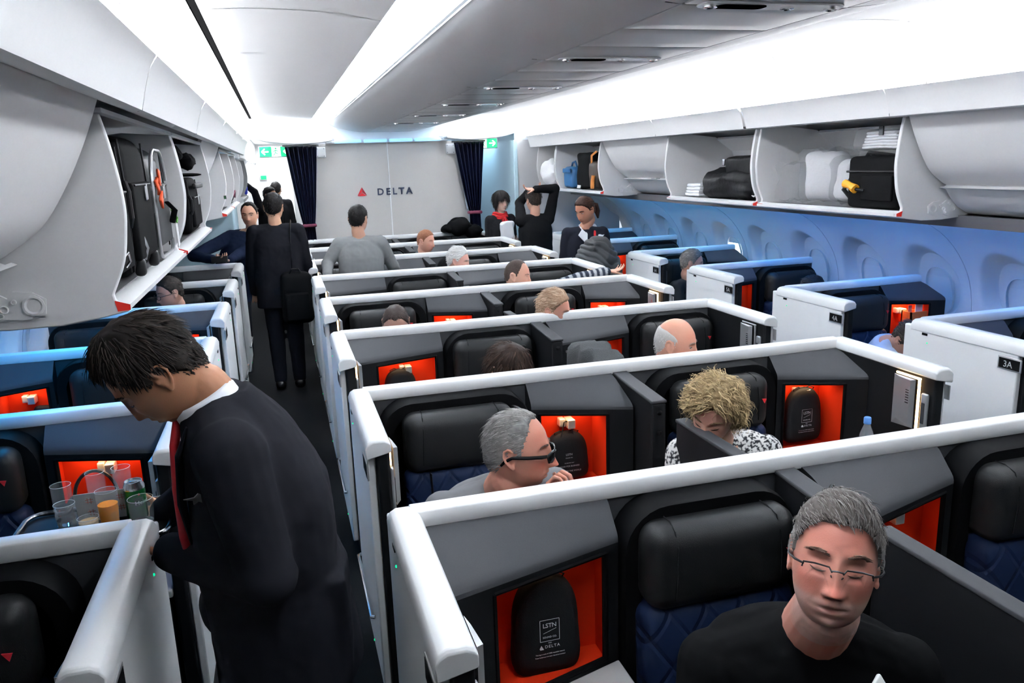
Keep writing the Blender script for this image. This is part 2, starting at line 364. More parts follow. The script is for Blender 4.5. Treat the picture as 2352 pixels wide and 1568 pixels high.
# bucket parts
def bin_plate(mb, s, y0, y1, mi=0):
    fr = smooth_poly([Vector((d, z, 0)) for d, z in FRONT[:7]], 4)
    mb.prism([(CX+s*q.x, q.y) for q in fr]+[(CX+s*d, z) for d, z in PLATE[7:]], 'y', y0, y1, mi)
def bin_unit(s, y0, y1, is_open, label, group):
    root = empty('overhead_bin', (CX+s*2.1, (y0+y1)/2, 1.59), label, 'overhead bin', group)
    off = Matrix.Translation(-Vector(root.location)); X = lambda pr: [(CX+s*d, z) for d, z in pr]
    def fin(mb, name, m, par=root, **k): return mb.xf(off).build(name, m, par, **k)
    if is_open:
        for a, bb in ((y0, y0+0.022), (y1-0.022, y1)):
            m = MB(); bin_plate(m, s, a, bb); fin(m, 'end_plate', 'bin_white', fixn=True, bevel=0.004)
        # bucket: floor with lip and curved back
        ins = [(1.803, 1.632), (1.835, 1.645), (1.862, 1.640), (2.20, 1.622), (2.36, 1.64), (2.45, 1.72), (2.468, 1.85), (2.41, 2.0), (2.26, 2.10), (2.27, 2.115), (2.43, 2.01), (2.486, 1.85), (2.466, 1.70), (2.365, 1.62), (2.20, 1.602), (1.97, 1.590), (1.88, 1.603), (1.806, 1.616)]
        m = MB().sheet(X(ins), 'y', [y0+0.022, y1-0.022], closed=True); fin(m, 'bucket', 'bin_white', fixn=True)
        fin(MB().prism(X([(1.866, 1.6405), (1.975, 1.6345), (1.975, 1.6375), (1.866, 1.6435)]), 'y', y0+0.03, y1-0.03), 'lip_strip', 'floor_pad', fixn=True)
        for ym in (y0+0.003, y1-0.062):
            t = MB().prism(X([(1.800, 1.6335), (1.8005, 1.6185), (1.833, 1.6165), (1.8375, 1.6465)]), 'y', ym-0.0045, ym-0.0032) if ym < (y0+y1)/2 else MB().box(*sorted((CX+s*1.8, CX+s*1.832)), ym, ym+0.05, 1.6338, 1.6352)
            fin(t, 'marker', 'red_marker', fixn=True)
        fin(MB().box(*sorted((CX+s*1.806, CX+s*1.83)), y0+0.01, y1-0.01, 2.138, 2.150), 'top_rail', 'bin_white')
        # pivot plate on the near end
        h = MB()
        for yy, dy in ((y0-0.009, 0.0),):
            poly = [(2.00, 1.665), (2.03, 1.685), (2.075, 1.69), (2.09, 1.672), (2.12, 1.692), (2.165, 1.70), (2.17, 1.668), (2.20, 1.64), (2.185, 1.612), (2.14, 1.605), (2.10, 1.618), (2.05, 1.612), (2.005, 1.625)]
            h.prism(X(poly), 'y', yy, y0, 0)
            for d, z, r in ((2.03, 1.65, 0.027), (2.10, 1.645, 0.011), (2.135, 1.672, 0.009), (2.075, 1.663, 0.007), (2.165, 1.645, 0.012), (2.11, 1.628, 0.008)):
                cyl = [(r*1.0, 0), (r*1.0, 0.005), (r*0.8, 0.006), (r*0.62, 0.002), (0, 0.002)]
                k = len(h.v); h.lathe(cyl, 14); h.xf(Matrix.Translation((CX+s*d, yy, z)) @ Matrix.Rotation(R(90), 4, 'X'), k)
        fin(h, 'pivot_plate', 'bin_white', fixn=True)
    else:
        pr = [(q.x, q.y) for q in DOOR]
        m = MB().sheet(X(pr+[(2.094, 1.790)]+[(q.x+0.020, q.y+0.008) for q in DOOR[::-1]]), 'y', arange(y0+0.006, y1-0.006, 4), closed=True)
        n = len(pr)*2+1
        m.f.append(list(range(n))); m.mi.append(0); m.f.append(list(range(4*n, 5*n))); m.mi.append(0)
        fin(m, 'door', 'bin_white', fixn=True, bevel=0.003)
        lo = [(2.045, 1.762), (2.06, 1.768), (2.093, 1.752), (2.125, 1.71), (2.18, 1.655), (2.26, 1.612), (2.36, 1.60), (2.40, 1.63), (2.34, 1.64), (2.24, 1.65), (2.15, 1.72), (2.11, 1.765), (2.105, 1.79), (2.095, 1.79), (2.092, 1.772), (2.062, 1.757)]
        m = MB().sheet(X(lo), 'y', [y0+0.006, y1-0.006], closed=True); n = len(lo)
        m.f.append(list(range(n))); m.mi.append(0); m.f.append(list(range(n, 2*n))); m.mi.append(0)
        fin(m, 'lower_panel', 'bin_white', fixn=True)
        yc = (y0+y1)/2
        fin(MB().box(*sorted((CX+s*2.040, CX+s*2.085)), yc-0.05, yc+0.05, 1.766, 1.778), 'latch', 'silver', bevel=0.003)
    return root
R_LAB = {3: 'open overhead bin right of the aisle packed with pillows and a black case', 4: 'open overhead bin holding a dark jacket pile and a white towel', 5: 'closed overhead bin with a grey latch between two open ones', 6: 'open overhead bin with a blue bag and black tote', 7: 'half-width open bin beside the lavatory wall with a white sack', 2: 'closed overhead bin at the right edge of the photo', 1: 'closed overhead bin nearest the camera on the window side', 0: 'closed overhead bin behind the camera on the window side'}
L_LAB = {1: 'large closed overhead bin filling the upper left corner', 2: 'open overhead bin at left packed with black suitcases', 3: 'open overhead bin at left with a dark hat and camera bag', 4: 'closed overhead bin at left beyond the open ones', 5: 'empty open overhead bin at left with a small green sticker', 6: 'farthest open overhead bin at left with a small black bag', 0: 'closed overhead bin behind the camera on the left'}
for i, (y0, y1, o) in enumerate(BIN_R):
    if i: bin_unit(1, y0, y1, o, R_LAB[i], 'overhead bins along the window sides')
for i, (y0, y1, o) in enumerate(BIN_L):
    if i: bin_unit(-1, y0, y1, o, L_LAB[i], 'overhead bins along the window sides')

# ------------------------------------------------------------------ side walls with window scoops
WIN = [3.155+0.668*i for i in range(-6, 11)]
WPROF = smooth_poly([Vector((d, z, 0)) for d, z in ((2.45, 1.56), (2.66, 1.465), (2.80, 1.36), (2.915, 1.22), (2.985, 1.08), (3.02, 0.90), (3.02, 0.70), (2.97, 0.40), (2.90, 0.18), (2.86, 0.0))], 14)
def wall_x(z):
    for a, b in zip(WPROF, WPROF[1:]):
        if b.y <= z <= a.y: return a.x+(b.x-a.x)*(a.y-z)/max(1e-6, a.y-b.y)
    return 2.5
for s, nm in ((-1, 'wall_left'), (1, 'wall_right')):
    ys = arange(YA, 10.0, 580); pr = WPROF; n = len(pr); m = MB(); vs = []
    for y in ys:
        k = min(range(len(WIN)), key=lambda i: abs(WIN[i]-y)); dy = (y-WIN[k])/0.255
        for q in pr:
            dz = (q.y-1.03)/0.300; r = math.hypot(dy, dz); t = max(0, min(1, (1-r)/0.30)); t = t*t*(3-2*t)
            vs.append((CX+s*(q.x+0.085*t), y, q.y))
    m.add(vs, [(j*n+i, j*n+i+1, (j+1)*n+i+1, (j+1)*n+i) for j in range(len(ys)-1) for i in range(n-1)])
    m.sheet([(CX+s*(q.x+0.08), q.y) for q in pr], 'y', [YA, 10.0])
    struct(m.build(nm, 'wall_white', angle=60, fixn=True))
    k = 0
    for y in WIN:
        if y < 1.2 or y > 9.4: continue
        k += 1
        is_open = (s == 1 and abs(y-7.163) < 0.15) or (s == -1 and abs(y-5.159) < 0.1)
        x = CX+s*(wall_x(1.0)+0.079); tilt = math.atan2(wall_x(0.90)-wall_x(1.10), 0.20)
        Mx = Matrix.Translation((x, y, 0.985)) @ Matrix.Rotation(-s*tilt, 4, 'Y') @ Matrix.Rotation(R(90), 4, 'Z') @ Matrix.Rotation(R(90), 4, 'X')
        el = [(0.128*math.copysign(abs(math.cos(a))**0.85, math.cos(a)), 0.182*math.copysign(abs(math.sin(a))**0.85, math.sin(a))) for a in [2*math.pi*i/32 for i in range(32)]]
        root = bpy.data.objects.new('window_%d' % (k+(0 if s == 1 else 20)), None); col.objects.link(root); root.location = (x, y, 0.985); struct(root)
        f = MB(); N = len(el)
        f.add([(a, b2, 0.0) for a, b2 in el]+[(a*0.965, b2*0.97, 0.010) for a, b2 in el]+[(a*0.92, b2*0.945, 0.004) for a, b2 in el]+[(a*0.92, b2*0.945, -0.02) for a, b2 in el],
              [(r*N+i, r*N+(i+1) % N, (r+1)*N+(i+1) % N, (r+1)*N+i) for r in range(3) for i in range(N)])
        off = Matrix.Translation((-x, -y, -0.985))
        f.xf(off @ Mx).build('window_frame', 'wall_white', root, fixn=True)
        g = MB().add([(a*0.93, b2*0.95, 0.0) for a, b2 in el], [list(range(N))])
        if is_open:
            g.xf(off @ Mx).build('window_pane', 'daylight', root, smooth=False)
        else:
            g.xf(off @ Mx).build('window_blind', 'blind', root, smooth=False)
# wall panel joints
m = MB()
for s in (-1, 1):
    for y in [2.82+0.668*2*i for i in range(-3, 6)]:
        m.tube([(CX+s*(q.x-0.0005), y, q.y) for q in WPROF[::6]], 0.0022, 5)
struct(m.build('wall_joint', 'lav_grey'))

# ------------------------------------------------------------------ rear end: bulkhead, archways, exit signs, curtains, lavatory wall
m = MB().add([(0.36, 10.36, 0), (2.41, 10.36, 0), (2.41, 10.36, 1.2), (2.27, 10.36, 2.262), (0.50, 10.36, 2.262), (0.36, 10.36, 1.2),
              (0.36, 10.42, 0), (2.41, 10.42, 0), (2.41, 10.42, 1.2), (2.27, 10.42, 2.262), (0.50, 10.42, 2.262), (0.36, 10.42, 1.2)],
             [(0, 1, 2, 3, 4, 5), (11, 10, 9, 8, 7, 6)]+[(i, i+6, (i+1) % 6+6, (i+1) % 6) for i in range(6)])
bulk = struct(m.build('wall_bulkhead', 'bulkhead_grey', smooth=False, fixn=True))
struct(MB().box(CX-0.006, CX+0.006, 10.354, 10.361, 0.9, 2.262).build('trim_bulkhead_joint', 'trim_white', smooth=False))
# company sign on the bulkhead
sg = empty('wall_sign', (1.372, 10.355, 1.640), 'dark blue raised lettering with red triangle emblem on the grey bulkhead', 'sign')
def logo_tri(mb, c, h, M, mi=(0, 1)):
    w = h*1.12; t = [(-w/2, 0), (0, h), (w/2, 0)]
    pts = [(-w/2, 0, 0), (0, h, 0), (0, h*0.36, 0), (w/2, 0, 0), (-w*0.40, 0, 0)]
    for poly, k in (([(-w/2, 0), (-0.012*h, h), (-0.012*h, h*0.42)], 0), ([(0.012*h, h), (w/2, 0), (0.012*h, h*0.42)], 1), ([(-w*0.42, -0.0), (0, h*0.36), (w*0.42, 0)], 2)):
        q = [M @ Vector((c[0]+a, c[1]+b2, 0)) for a, b2 in poly]; q2 = [M @ Vector((c[0]+a, c[1]+b2, 0.006)) for a, b2 in poly]
        mb.add(q+q2, [(2, 1, 0), (3, 4, 5), (0, 1, 4, 3), (1, 2, 5, 4), (2, 0, 3, 5)], mi[1] if k == 1 else mi[0])
Ml = frame((0, 0, 0), (1, 0, 0), (0, 0, 1))
vs_, fs_ = text_mesh('DELTA', 0.118, Matrix.Translation((0.072, 0, -0.030)) @ Ml, 0.004, 'CENTER', 1.42, 0.022)
MB().add(vs_, fs_).build('lettering', 'delta_navy', sg, smooth=False)
t = MB(); logo_tri(t, (-0.345, -0.034), 0.110, Ml); t.build('emblem', ['delta_red', 'delta_dark_red'], sg, smooth=False)
# small corner plates
for x, lab in ((0.555, 'small white screwed plate at upper left of bulkhead'), (2.20, 'small white screwed plate at upper right of bulkhead')):
    e = empty('corner_plate', (x, 10.36, 2.16), lab, 'plate', 'plates on the bulkhead')
    MB().rbox((0, -0.008, 0), (0.12, 0.014, 0.13), 0.006, 2).build('plate', 'trim_white', e)
    for dx, dz in ((-0.04, 0.045), (0.04, 0.045), (-0.04, -0.045), (0.04, -0.045)): MB().ellipsoid((dx, -0.016, dz), (0.007, 0.003, 0.007), 8, 6).build('screw', 'silver', e)
# lit header above the bulkhead and archways over both aisles
b = MB()
b.box(0.62, 2.15, 10.26, 10.36, 2.264, 2.285)
struct(b.build('trim_header', 'trim_white', bevel=0.004))
b = MB()
for s in (-1, 1):
    for x0, x1 in ((0.34, 0.66), (0.02, 0.30)):
        b.box(*sorted((CX+s*x0, CX+s*x1)), 10.18, 10.30, 2.262, 2.30)
struct(b.build('trim_light_cover', 'glow_blue', bevel=0.01))
for s in (-1, 1):
    p = smooth_poly([Vector((d, z, 0)) for d, z in ((0.70, 2.285), (0.90, 2.262), (1.15, 2.258), (1.42, 2.285), (1.62, 2.335))], 5)
    m = MB().prism([(CX+s*q.x, q.y) for q in p]+[(CX+s*1.62, 2.36), (CX+s*1.35, 2.33), (CX+s*0.9, 2.325), (CX+s*0.70, 2.32)], 'y', 10.0, 10.24)
    struct(m.build('trim_archway', 'trim_white', fixn=True, bevel=0.012))
    struct(MB().prism([(CX+s*0.66, 2.32), (CX+s*1.70, 2.34), (CX+s*1.70, 2.62), (CX+s*0.66, 2.62)], 'y', 10.30, 10.36).build('ceiling_closure', 'ceiling_white', fixn=True))
struct(MB().box(CX-0.66, CX+0.66, 10.30, 10.36, 2.286, 2.62).build('ceiling_closure', 'ceiling_white', smooth=False))
# exit signs
def exit_sign(x, z, y, flip, label):
    e = empty('exit_sign', (x, y, z), label, 'exit sign')
    MB().rbox((0, 0, 0), (0.40, 0.04, 0.135), 0.01, 2).build('housing', 'trim_white', e)
    MB().box(-0.19, 0.19, -0.023, -0.0205, -0.058, 0.058).build('panel', 'sign_green', e, smooth=False)
    m = MB(); f = -1 if flip else 1
    def bar(a, b2, w):
        a = Vector(a); b2 = Vector(b2); d = (b2-a).normalized(); n = Vector((-d.y, d.x))*w/2
        m.add([(p.x*f, -0.0245, p.y) for p in (a-n, b2-n, b2+n, a+n)], [(0, 1, 2, 3)])
    bar((-0.165, 0), (-0.085, 0), 0.016); bar((-0.165, 0), (-0.128, 0.035), 0.016); bar((-0.165, 0), (-0.128, -0.035), 0.016)
    m.add([(f*a, -0.0242, c2) for a, c2 in ((-0.05, -0.058), (0.055, -0.058), (0.055, 0.058), (-0.05, 0.058))], [(0, 1, 2, 3)])
    bar((0.09, 0), (0.17, 0), 0.014); bar((0.09, 0.0), (0.125, 0.03), 0.014); bar((0.09, 0.0), (0.125, -0.03), 0.014)
    m.build('pictogram', 'sign_white', e, smooth=False)
    g = MB(); g.ellipsoid((0.0, -0.026, 0.036), (0.010, 0.003, 0.010), 10, 6)
    for a, b2 in (((0, 0.02), (-0.006, -0.012)), ((-0.006, -0.012), (-0.03, -0.045)), ((-0.006, -0.012), (0.022, -0.03)), ((0, 0.018), (-0.03, 0.0)), ((0, 0.018), (0.028, 0.002))):
        g.tube([(f*a[0], -0.026, a[1]), (f*b2[0], -0.026, b2[1])], 0.005, 6)
    g.build('running_figure', 'sign_green', e)
    return e
exit_sign(0.02, 2.185, 10.30, False, 'green exit sign with left arrow above the left aisle')
exit_sign(2.62, 2.215, 10.30, True, 'green exit sign with right arrow above the window-side aisle')
# curtains, gathered and tied back
def curtain(x0t, x1t, x0b, x1b, ztie, y, label):
    e = empty('curtain', ((x0t+x1t)/2, y, 0.25), label, 'curtain', 'dark curtains beside the bulkhead')
    m = MB(); nz, nx = 40, 90; vs = []
    for i in range(nz+1):
        z = 0.25+(2.235-0.25)*i/nz
        t = max(0, min(1, (z-ztie)/(2.235-ztie))); t = t**0.8
        a = x0b+(x0t-x0b)*t; c2 = x1b+(x1t-x1b)*t
        if z < ztie: a -= (ztie-z)*0.02; c2 += (ztie-z)*0.03
        for j in range(nx+1):
            u = j/nx
            vs.append((a+(c2-a)*u-(x0t+x1t)/2, 0.045*math.sin(u*42+0.8*math.sin(3*z))*(0.45+0.55*t)+0.01*math.sin(u*17+z*5), z-0.25))
    m.add(vs, [(i*(nx+1)+j, i*(nx+1)+j+1, (i+1)*(nx+1)+j+1, (i+1)*(nx+1)+j) for i in range(nz) for j in range(nx)])
    o = m.build('drape', 'curtain_navy', e, angle=180)
    sd = o.modifiers.new('thick', 'SOLIDIFY'); sd.thickness = 0.004
    MB().rbox(((x0b+x1b)/2-(x0t+x1t)/2, 0, ztie-0.25), (abs(x1b-x0b)+0.05, 0.12, 0.04), 0.015, 3).build('tieback', 'curtain_tie', e)
    MB().tube([(x0t-0.03-(x0t+x1t)/2, 0.0, 1.995), (x1t+0.03-(x0t+x1t)/2, 0.0, 1.995)], 0.012, 8).build('rail', 'silver', e)
curtain(0.13, 0.50, 0.27, 0.40, 1.28, 10.22, 'dark navy curtain tied back at left side of bulkhead')
curtain(2.22, 2.60, 2.39, 2.52, 1.34, 10.20, 'dark navy curtain tied back at right side of bulkhead')
# lavatory wall on the window side, closing wall on the other, far passage
m = MB().box(2.98, 4.40, 9.95, 10.05, 0, 2.24)
struct(m.build('wall_lavatory', 'lav_grey', smooth=False))
struct(MB().box(2.93, 2.985, 9.93, 10.10, 0, 2.24).build('trim_lavatory_edge', 'galley_blue', bevel=0.01))
struct(MB().box(2.45, 3.5, 12.2, 12.26, 0, 2.35).build('wall_galley', 'galley_blue', smooth=False))
struct(MB().box(2.98, 3.02, 10.05, 12.2, 0, 2.35).build('wall_passage', 'galley_blue', smooth=False))
d = bpy.data.objects.new('door_1', None); col.objects.link(d); d.location = (2.79, 12.19, 0); struct(d)
MB().rbox((0, -0.01, 1.0), (0.34, 0.03, 1.98), 0.012, 2).build('door_panel', 'lav_grey', d)
MB().rbox((0.06, -0.03, 1.55), (0.13, 0.012, 0.55), 0.006, 2).build('door_inset', 'trim_white', d)
MB().rbox((0.10, -0.04, 1.45), (0.02, 0.012, 0.14), 0.005, 2).build('door_handle', 'delta_navy', d)
m = empty('wall_monitor', (3.42, 9.94, 2.08), 'small white camera box mounted high on the grey lavatory wall', 'camera')
MB().rbox((0, -0.06, 0), (0.30, 0.12, 0.085), 0.02, 3).build('housing', 'bin_white', m)
MB().rbox((0, -0.122, -0.012), (0.11, 0.012, 0.04), 0.012, 3).build('lens_window', 'suite_black', m)
MB().ellipsoid((0.01, -0.128, -0.012), (0.018, 0.006, 0.012), 12, 8).build('lens', 'chrome', m)
# left rear: galley wall end and the cabin beyond
struct(MB().box(-1.60, -0.50, 9.52, 10.3, 0, 2.30).build('wall_closet', 'galley_blue', bevel=0.02))
struct(MB().box(-1.40, 0.36, 18.9, 19.0, 0, 2.6).build('wall_rear', 'ceiling_white', smooth=False))
struct(MB().box(0.34, 0.40, 10.42, 19.0, 0, 2.6).build('wall_inner', 'lav_grey', smooth=False))
struct(MB().box(-1.5, 0.5, 10.36, 19.0, 2.52, 2.6).build('ceiling_rear', 'ceiling_white', smooth=False))
struct(MB().box(-1.46, -1.40, 10.3, 19.0, 0, 2.6).build('wall_far_side', 'wall_white', smooth=False))
struct(MB().box(-1.0, -0.40, 10.3, 18.9, 2.10, 2.52).build('trim_far_valance', 'bin_white', bevel=0.03))
struct(MB().box(CX-2.9, CX+2.9, YA-0.05, YA, 0, 2.7).build('wall_front', 'seam_dark', smooth=False))
for i in range(5):
    y0 = 10.5+1.45*i
    e = empty('overhead_bin', (-0.7, y0, 1.6), ['nearest','second','third','fourth','fifth'][i]+' open white bin in the far cabin beyond the curtain', 'overhead bin', 'bins in the far cabin')
    for y2 in (y0+0.02, y0+1.38):
        q = MB(); bin_plate(q, -1, y2, y2+0.022); q.xf(Matrix.Translation((0.7, -y0, -1.6))).build('end_plate', 'bin_white', e, fixn=True)
    MB().box(-0.32, 0.28, 0.05, 1.38, -0.02, 0.02).build('bucket', 'bin_white', e)
s2 = empty('information_sign', (-0.28, 18.86, 1.80), 'tiny green lit sign on the far rear wall', 'sign')
MB().rbox((0, -0.01, 0), (0.15, 0.03, 0.11), 0.01, 2).build('frame', 'trim_white', s2)
MB().box(-0.062, 0.062, -0.028, -0.026, -0.043, 0.043).build('panel', 'sign_green', s2, smooth=False)

# service units with reading lights in the centre strip
for i, y in enumerate((2.075, 3.22, 4.46, 5.68, 6.9, 8.1)):
    e = empty('service_unit', (CX, y, 2.384), 'long ceiling service unit with reading lights, '+['nearest the camera', 'second from the camera', 'third from the camera', 'fourth from the camera', 'fifth from the camera', 'farthest from the camera'][i], 'ceiling unit', 'service units in the centre ceiling')
    M2 = Matrix.Rotation(R(90), 4, 'X')
    o = rrect(0.46, 0.085, 0.042, 8)
    MB().prism([(a, b2) for a, b2 in o], 'z', -0.006, 0.0).build('housing', 'glass_lens', e, bevel=0.002)
    MB().prism([(a, b2) for a, b2 in rrect(0.15, 0.055, 0.02, 6, -0.10)], 'z', -0.0085, -0.005).build('grille', 'seam_dark', e)
    for x in (-0.195, 0.05, 0.195):
        MB().lathe([(0.020, 0.0), (0.020, -0.006), (0.014, -0.008), (0.012, -0.004), (0, -0.004)], 16, (x, 0, -0.005)).build('reading_light', 'chrome', e)
# ------------------------------------------------------------------ suites
def mat_quilt():
    m = mat('quilt_navy', (0.010, 0.019, 0.052), 0.5, spec=0.15)
    nt = m.node_tree; b = nt.nodes['Principled BSDF']; L = nt.links
    tc = nt.nodes.new('ShaderNodeTexCoord'); sp = nt.nodes.new('ShaderNodeSeparateXYZ'); L.new(tc.outputs['Object'], sp.inputs[0])
    def mth(op, a, c2):
        n = nt.nodes.new('ShaderNodeMath'); n.operation = op
        for i, v in enumerate((a, c2)):
            if isinstance(v, (int, float)): n.inputs[i].default_value = v
            else: L.new(v, n.inputs[i])
        return n.outputs[0]
    zz = mth('MULTIPLY', sp.outputs['Z'], 0.72)
    h = None
    for sgn in (1, -1):
        w = mth('MULTIPLY_ADD' if False else 'ADD', sp.outputs['X'], mth('MULTIPLY', zz, sgn))
        fr = mth('ABSOLUTE', mth('SUBTRACT', mth('FRACT', mth('MULTIPLY', w, 9.0), 0), 0.5), 0)
        k = mth('SMOOTH_MIN' if False else 'MINIMUM', mth('MULTIPLY', fr, 9.0), 1.0)
        h = k if h is None else mth('MULTIPLY', h, k)
    bp = nt.nodes.new('ShaderNodeBump'); bp.inputs['Strength'].default_value = 0.8; bp.inputs['Distance'].default_value = 0.006
    L.new(h, bp.inputs['Height']); L.new(bp.outputs['Normal'], b.inputs['Normal'])
mat_quilt()
SP = 1.2027
def TM(x, y, z=0): return Matrix.Translation((x, y, z))
LAMP = []
def suite_parts(root, W, x0, xa_cub, xb_cub, xn0, xn1, cub_far, k, occupied_table=True, lit=True, hook=True, deep=0.24, shallow=0.085):
    """console with lit cubby and the padded niche of one seat. Local coords: y=0 partition face, -y towards the camera.
    cub_far: +1 if the deep end of the console is at larger x, -1 if at smaller x."""
    xa, xb = xa_cub, xb_cub
    va, vb = (shallow, deep) if cub_far > 0 else (deep, shallow)
    zt, zf, zc, zb = 1.058, 0.985, 0.958, 0.60
    # opening
    t0, t1 = (0.27, 0.92) if cub_far < 0 else (0.08, 0.76)
    fx = lambda t: xa+(xb-xa)*t
    fv = lambda t: va+(vb-va)*t
    oa, ob = t0, t1; zo1, zo0 = 0.938, zb+0.012
    m = MB()
    # hood, rounded lip and face with an opening
    rows = [(0.0, zt), (0.25, zt-0.014), (0.70, zf+0.018), (0.86, zf+0.004), (0.95, zf-0.006), (0.99, zf-0.016), (1.0, zc)]
    N = 8; vs = []
    for f, z in rows:
        for i in range(N+1):
            t = i/N; vs.append((fx(t), -fv(t)*f, z))
    m.add(vs, [(r*(N+1)+i, (r+1)*(N+1)+i, (r+1)*(N+1)+i+1, r*(N+1)+i+1) for r in range(len(rows)-1) for i in range(N)])
    def F(t, z, back=0.0): return (fx(t), -fv(t)+back, z)
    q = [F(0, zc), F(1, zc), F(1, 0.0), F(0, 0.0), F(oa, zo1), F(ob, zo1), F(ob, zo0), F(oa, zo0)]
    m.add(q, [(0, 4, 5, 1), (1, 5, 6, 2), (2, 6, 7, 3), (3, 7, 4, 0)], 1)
    # end cheeks
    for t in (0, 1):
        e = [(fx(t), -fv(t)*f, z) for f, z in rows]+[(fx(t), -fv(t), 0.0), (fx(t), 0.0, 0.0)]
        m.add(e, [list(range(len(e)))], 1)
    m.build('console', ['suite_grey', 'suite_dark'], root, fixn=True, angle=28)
    # cubby: felt-lined recess
    bk = -0.016
    c = [F(oa, zo1), F(ob, zo1), F(ob, zo0), F(oa, zo0), (fx(oa), bk, zo1), (fx(ob), bk, zo1), (fx(ob), bk, zo0), (fx(oa), bk, zo0)]
    m = MB(); m.add(c, [(4, 5, 6, 7)], 0); m.add(c, [(0, 1, 5, 4), (1, 2, 6, 5), (2, 3, 7, 6), (3, 0, 4, 7)], 1 if False else 0)
    cub = m.build('cubby', ['cubby_felt'], root, smooth=False)
    fr = MB(); w = 0.010
    for a, b2 in ((F(oa, zo1), F(ob, zo1)), (F(ob, zo1), F(ob, zo0)), (F(ob, zo0), F(oa, zo0)), (F(oa, zo0), F(oa, zo1))):
        fr.tube([Vector(a)+Vector((0, 0.006, 0)), Vector(b2)+Vector((0, 0.006, 0))], 0.009, 6)
    fr.build('cubby_frame', 'suite_black', cub)
    tm = 0.5; hx = fx((oa+ob)/2); hv = fv((oa+ob)/2)
    if hook:
        h = MB()
        h.rbox((hx-0.018, bk-0.022, 0.872), (0.026, 0.040, 0.036), 0.004, 2); h.rbox((hx+0.016, bk-0.034, 0.868), (0.034, 0.062, 0.040), 0.004, 2)
        h.build('hook', 'hook_metal', cub)
    if lit:
        pw = 0.55 if lit is True else lit
        l = bpy.data.lights.new('cubby_light', 'AREA'); l.shape = 'RECTANGLE'; l.size = abs(ob-oa)*(xb-xa)*0.7; l.size_y = 0.025; l.energy = pw; l.color = (1.0, 0.66, 0.36)
        lo = bpy.data.objects.new('cubby_light', l); col.objects.link(lo); lo.parent = root
        lo.location = (hx, bk-0.055 if hv > 0.1 else bk-0.03, zo1-0.008)
    # side table with storage well
    m = MB(); d1 = 0.62
    tb = [(xa, -va-0.002), (xb, -vb-0.002), (xb, -d1), (xa, -d1)]
    m.prism(tb, 'z', zb-0.03, zb); m.build('side_table', 'table_top', root, bevel=0.006)
    MB().rbox((fx(0.35), -0.42, zb+0.003), (abs(xb-xa)*0.5, 0.22, 0.006), 0.003, 2).build('table_tray', 'suite_black', root)
    MB().box(min(xa, xb)+0.01, max(xa, xb)-0.01, -d1+0.01, -max(va, vb), 0.0, zb-0.03).build('table_pedestal', 'suite_dark', root, smooth=False)
    # padded niche around the headrest
    w = xn1-xn0; cx = (xn0+xn1)/2
    o = rrect(w, 0.74, 0.03, 7, cx, 1.052-0.37, 0.13); i_ = rrect(w-0.10, 0.64, 0.03, 7, cx, 1.052-0.05-0.32, 0.095)
    n = len(o); vs = [(x, 0.0, z) for x, z in o]+[(x, -0.085, z) for x, z in o]+[(cx+(x-cx)*0.985, -0.10, z-0.004) for x, z in o]+[(x, -0.10, z) for x, z in i_]+[(x, -0.02, z) for x, z in i_]
    m = MB(); m.add(vs, [(r*n+i, r*n+(i+1) % n, (r+1)*n+(i+1) % n, (r+1)*n+i) for r in range(4) for i in range(n)]+[list(range(4*n, 5*n))])
    m.build('niche_surround', 'suite_black', root, fixn=True, angle=40)
def seat(x, y, label, belt=False, flip=False):
    e = empty('seat', (x, y, 0.0), label, 'seat', 'reclining seats in the suites')
    def pr(nm, m, M, par=e, **k): return m.build(nm, M, par, **k)
    h = MB(); h.rbox((0, -0.125, 0.895), (0.455, 0.135, 0.245), 0.055, 5, bulge=(0, 0.012, 0.0)); hd = pr('headrest', h, 'leather_black')
    for sx in (-0.150, 0.150):
        sm = MB(); sm.tube([(sx, -0.080, 1.0185), (sx, -0.135, 1.0192), (sx+0.004*sx/0.15, -0.175, 1.008), (sx*1.03, -0.1965, 0.965), (sx*1.06, -0.203, 0.90), (sx*1.08, -0.198, 0.82)], 0.0022, 5); sm.build('seam', 'seat_fabric_black', hd)
    t = MB(); f = -1 if flip else 1
    t.add([(a+0.183*f, yy, c2+0.908) for yy in (-0.200, -0.203) for a, c2 in ((-0.011, 0.010), (0.012, 0.008), (0.003, -0.012))], [(2, 1, 0), (3, 4, 5), (0, 1, 4, 3), (1, 2, 5, 4), (2, 0, 3, 5)])
    t.build('emblem', 'delta_red', hd, smooth=False, fixn=True)
    b = MB(); b.rbox((0, 0, 0), (0.47, 0.12, 0.46), 0.045, 4, bulge=(0, 0.015, 0)); b.xf(TM(0, -0.135, 0.555) @ Matrix.Rotation(R(-4), 4, 'X')); pr('backrest', b, 'quilt_navy')
    c = MB(); c.rbox((0, -0.42, 0.38), (0.50, 0.52, 0.15), 0.05, 4, bulge=(0, 0, 0.02)); pr('seat_cushion', c, 'quilt_navy')
    p = MB(); p.rbox((0, -0.40, 0.15), (0.46, 0.50, 0.30), 0.02, 2); pr('seat_base', p, 'suite_dark')
    if belt:
        s = MB(); s.tube([(-0.135, -0.192, 0.785), (-0.135, -0.205, 0.70), (-0.14, -0.215, 0.66)], 0.026, 8, flat=0.12); sb = s.build('shoulder_strap', 'seat_fabric_black', e)
        k = MB(); k.rbox((-0.14, -0.224, 0.635), (0.05, 0.014, 0.045), 0.006, 2); k.tube([(-0.165, -0.22, 0.67), (-0.14, -0.23, 0.655), (-0.115, -0.22, 0.67)], 0.005, 6); k.build('buckle', 'chrome', sb)
    return e
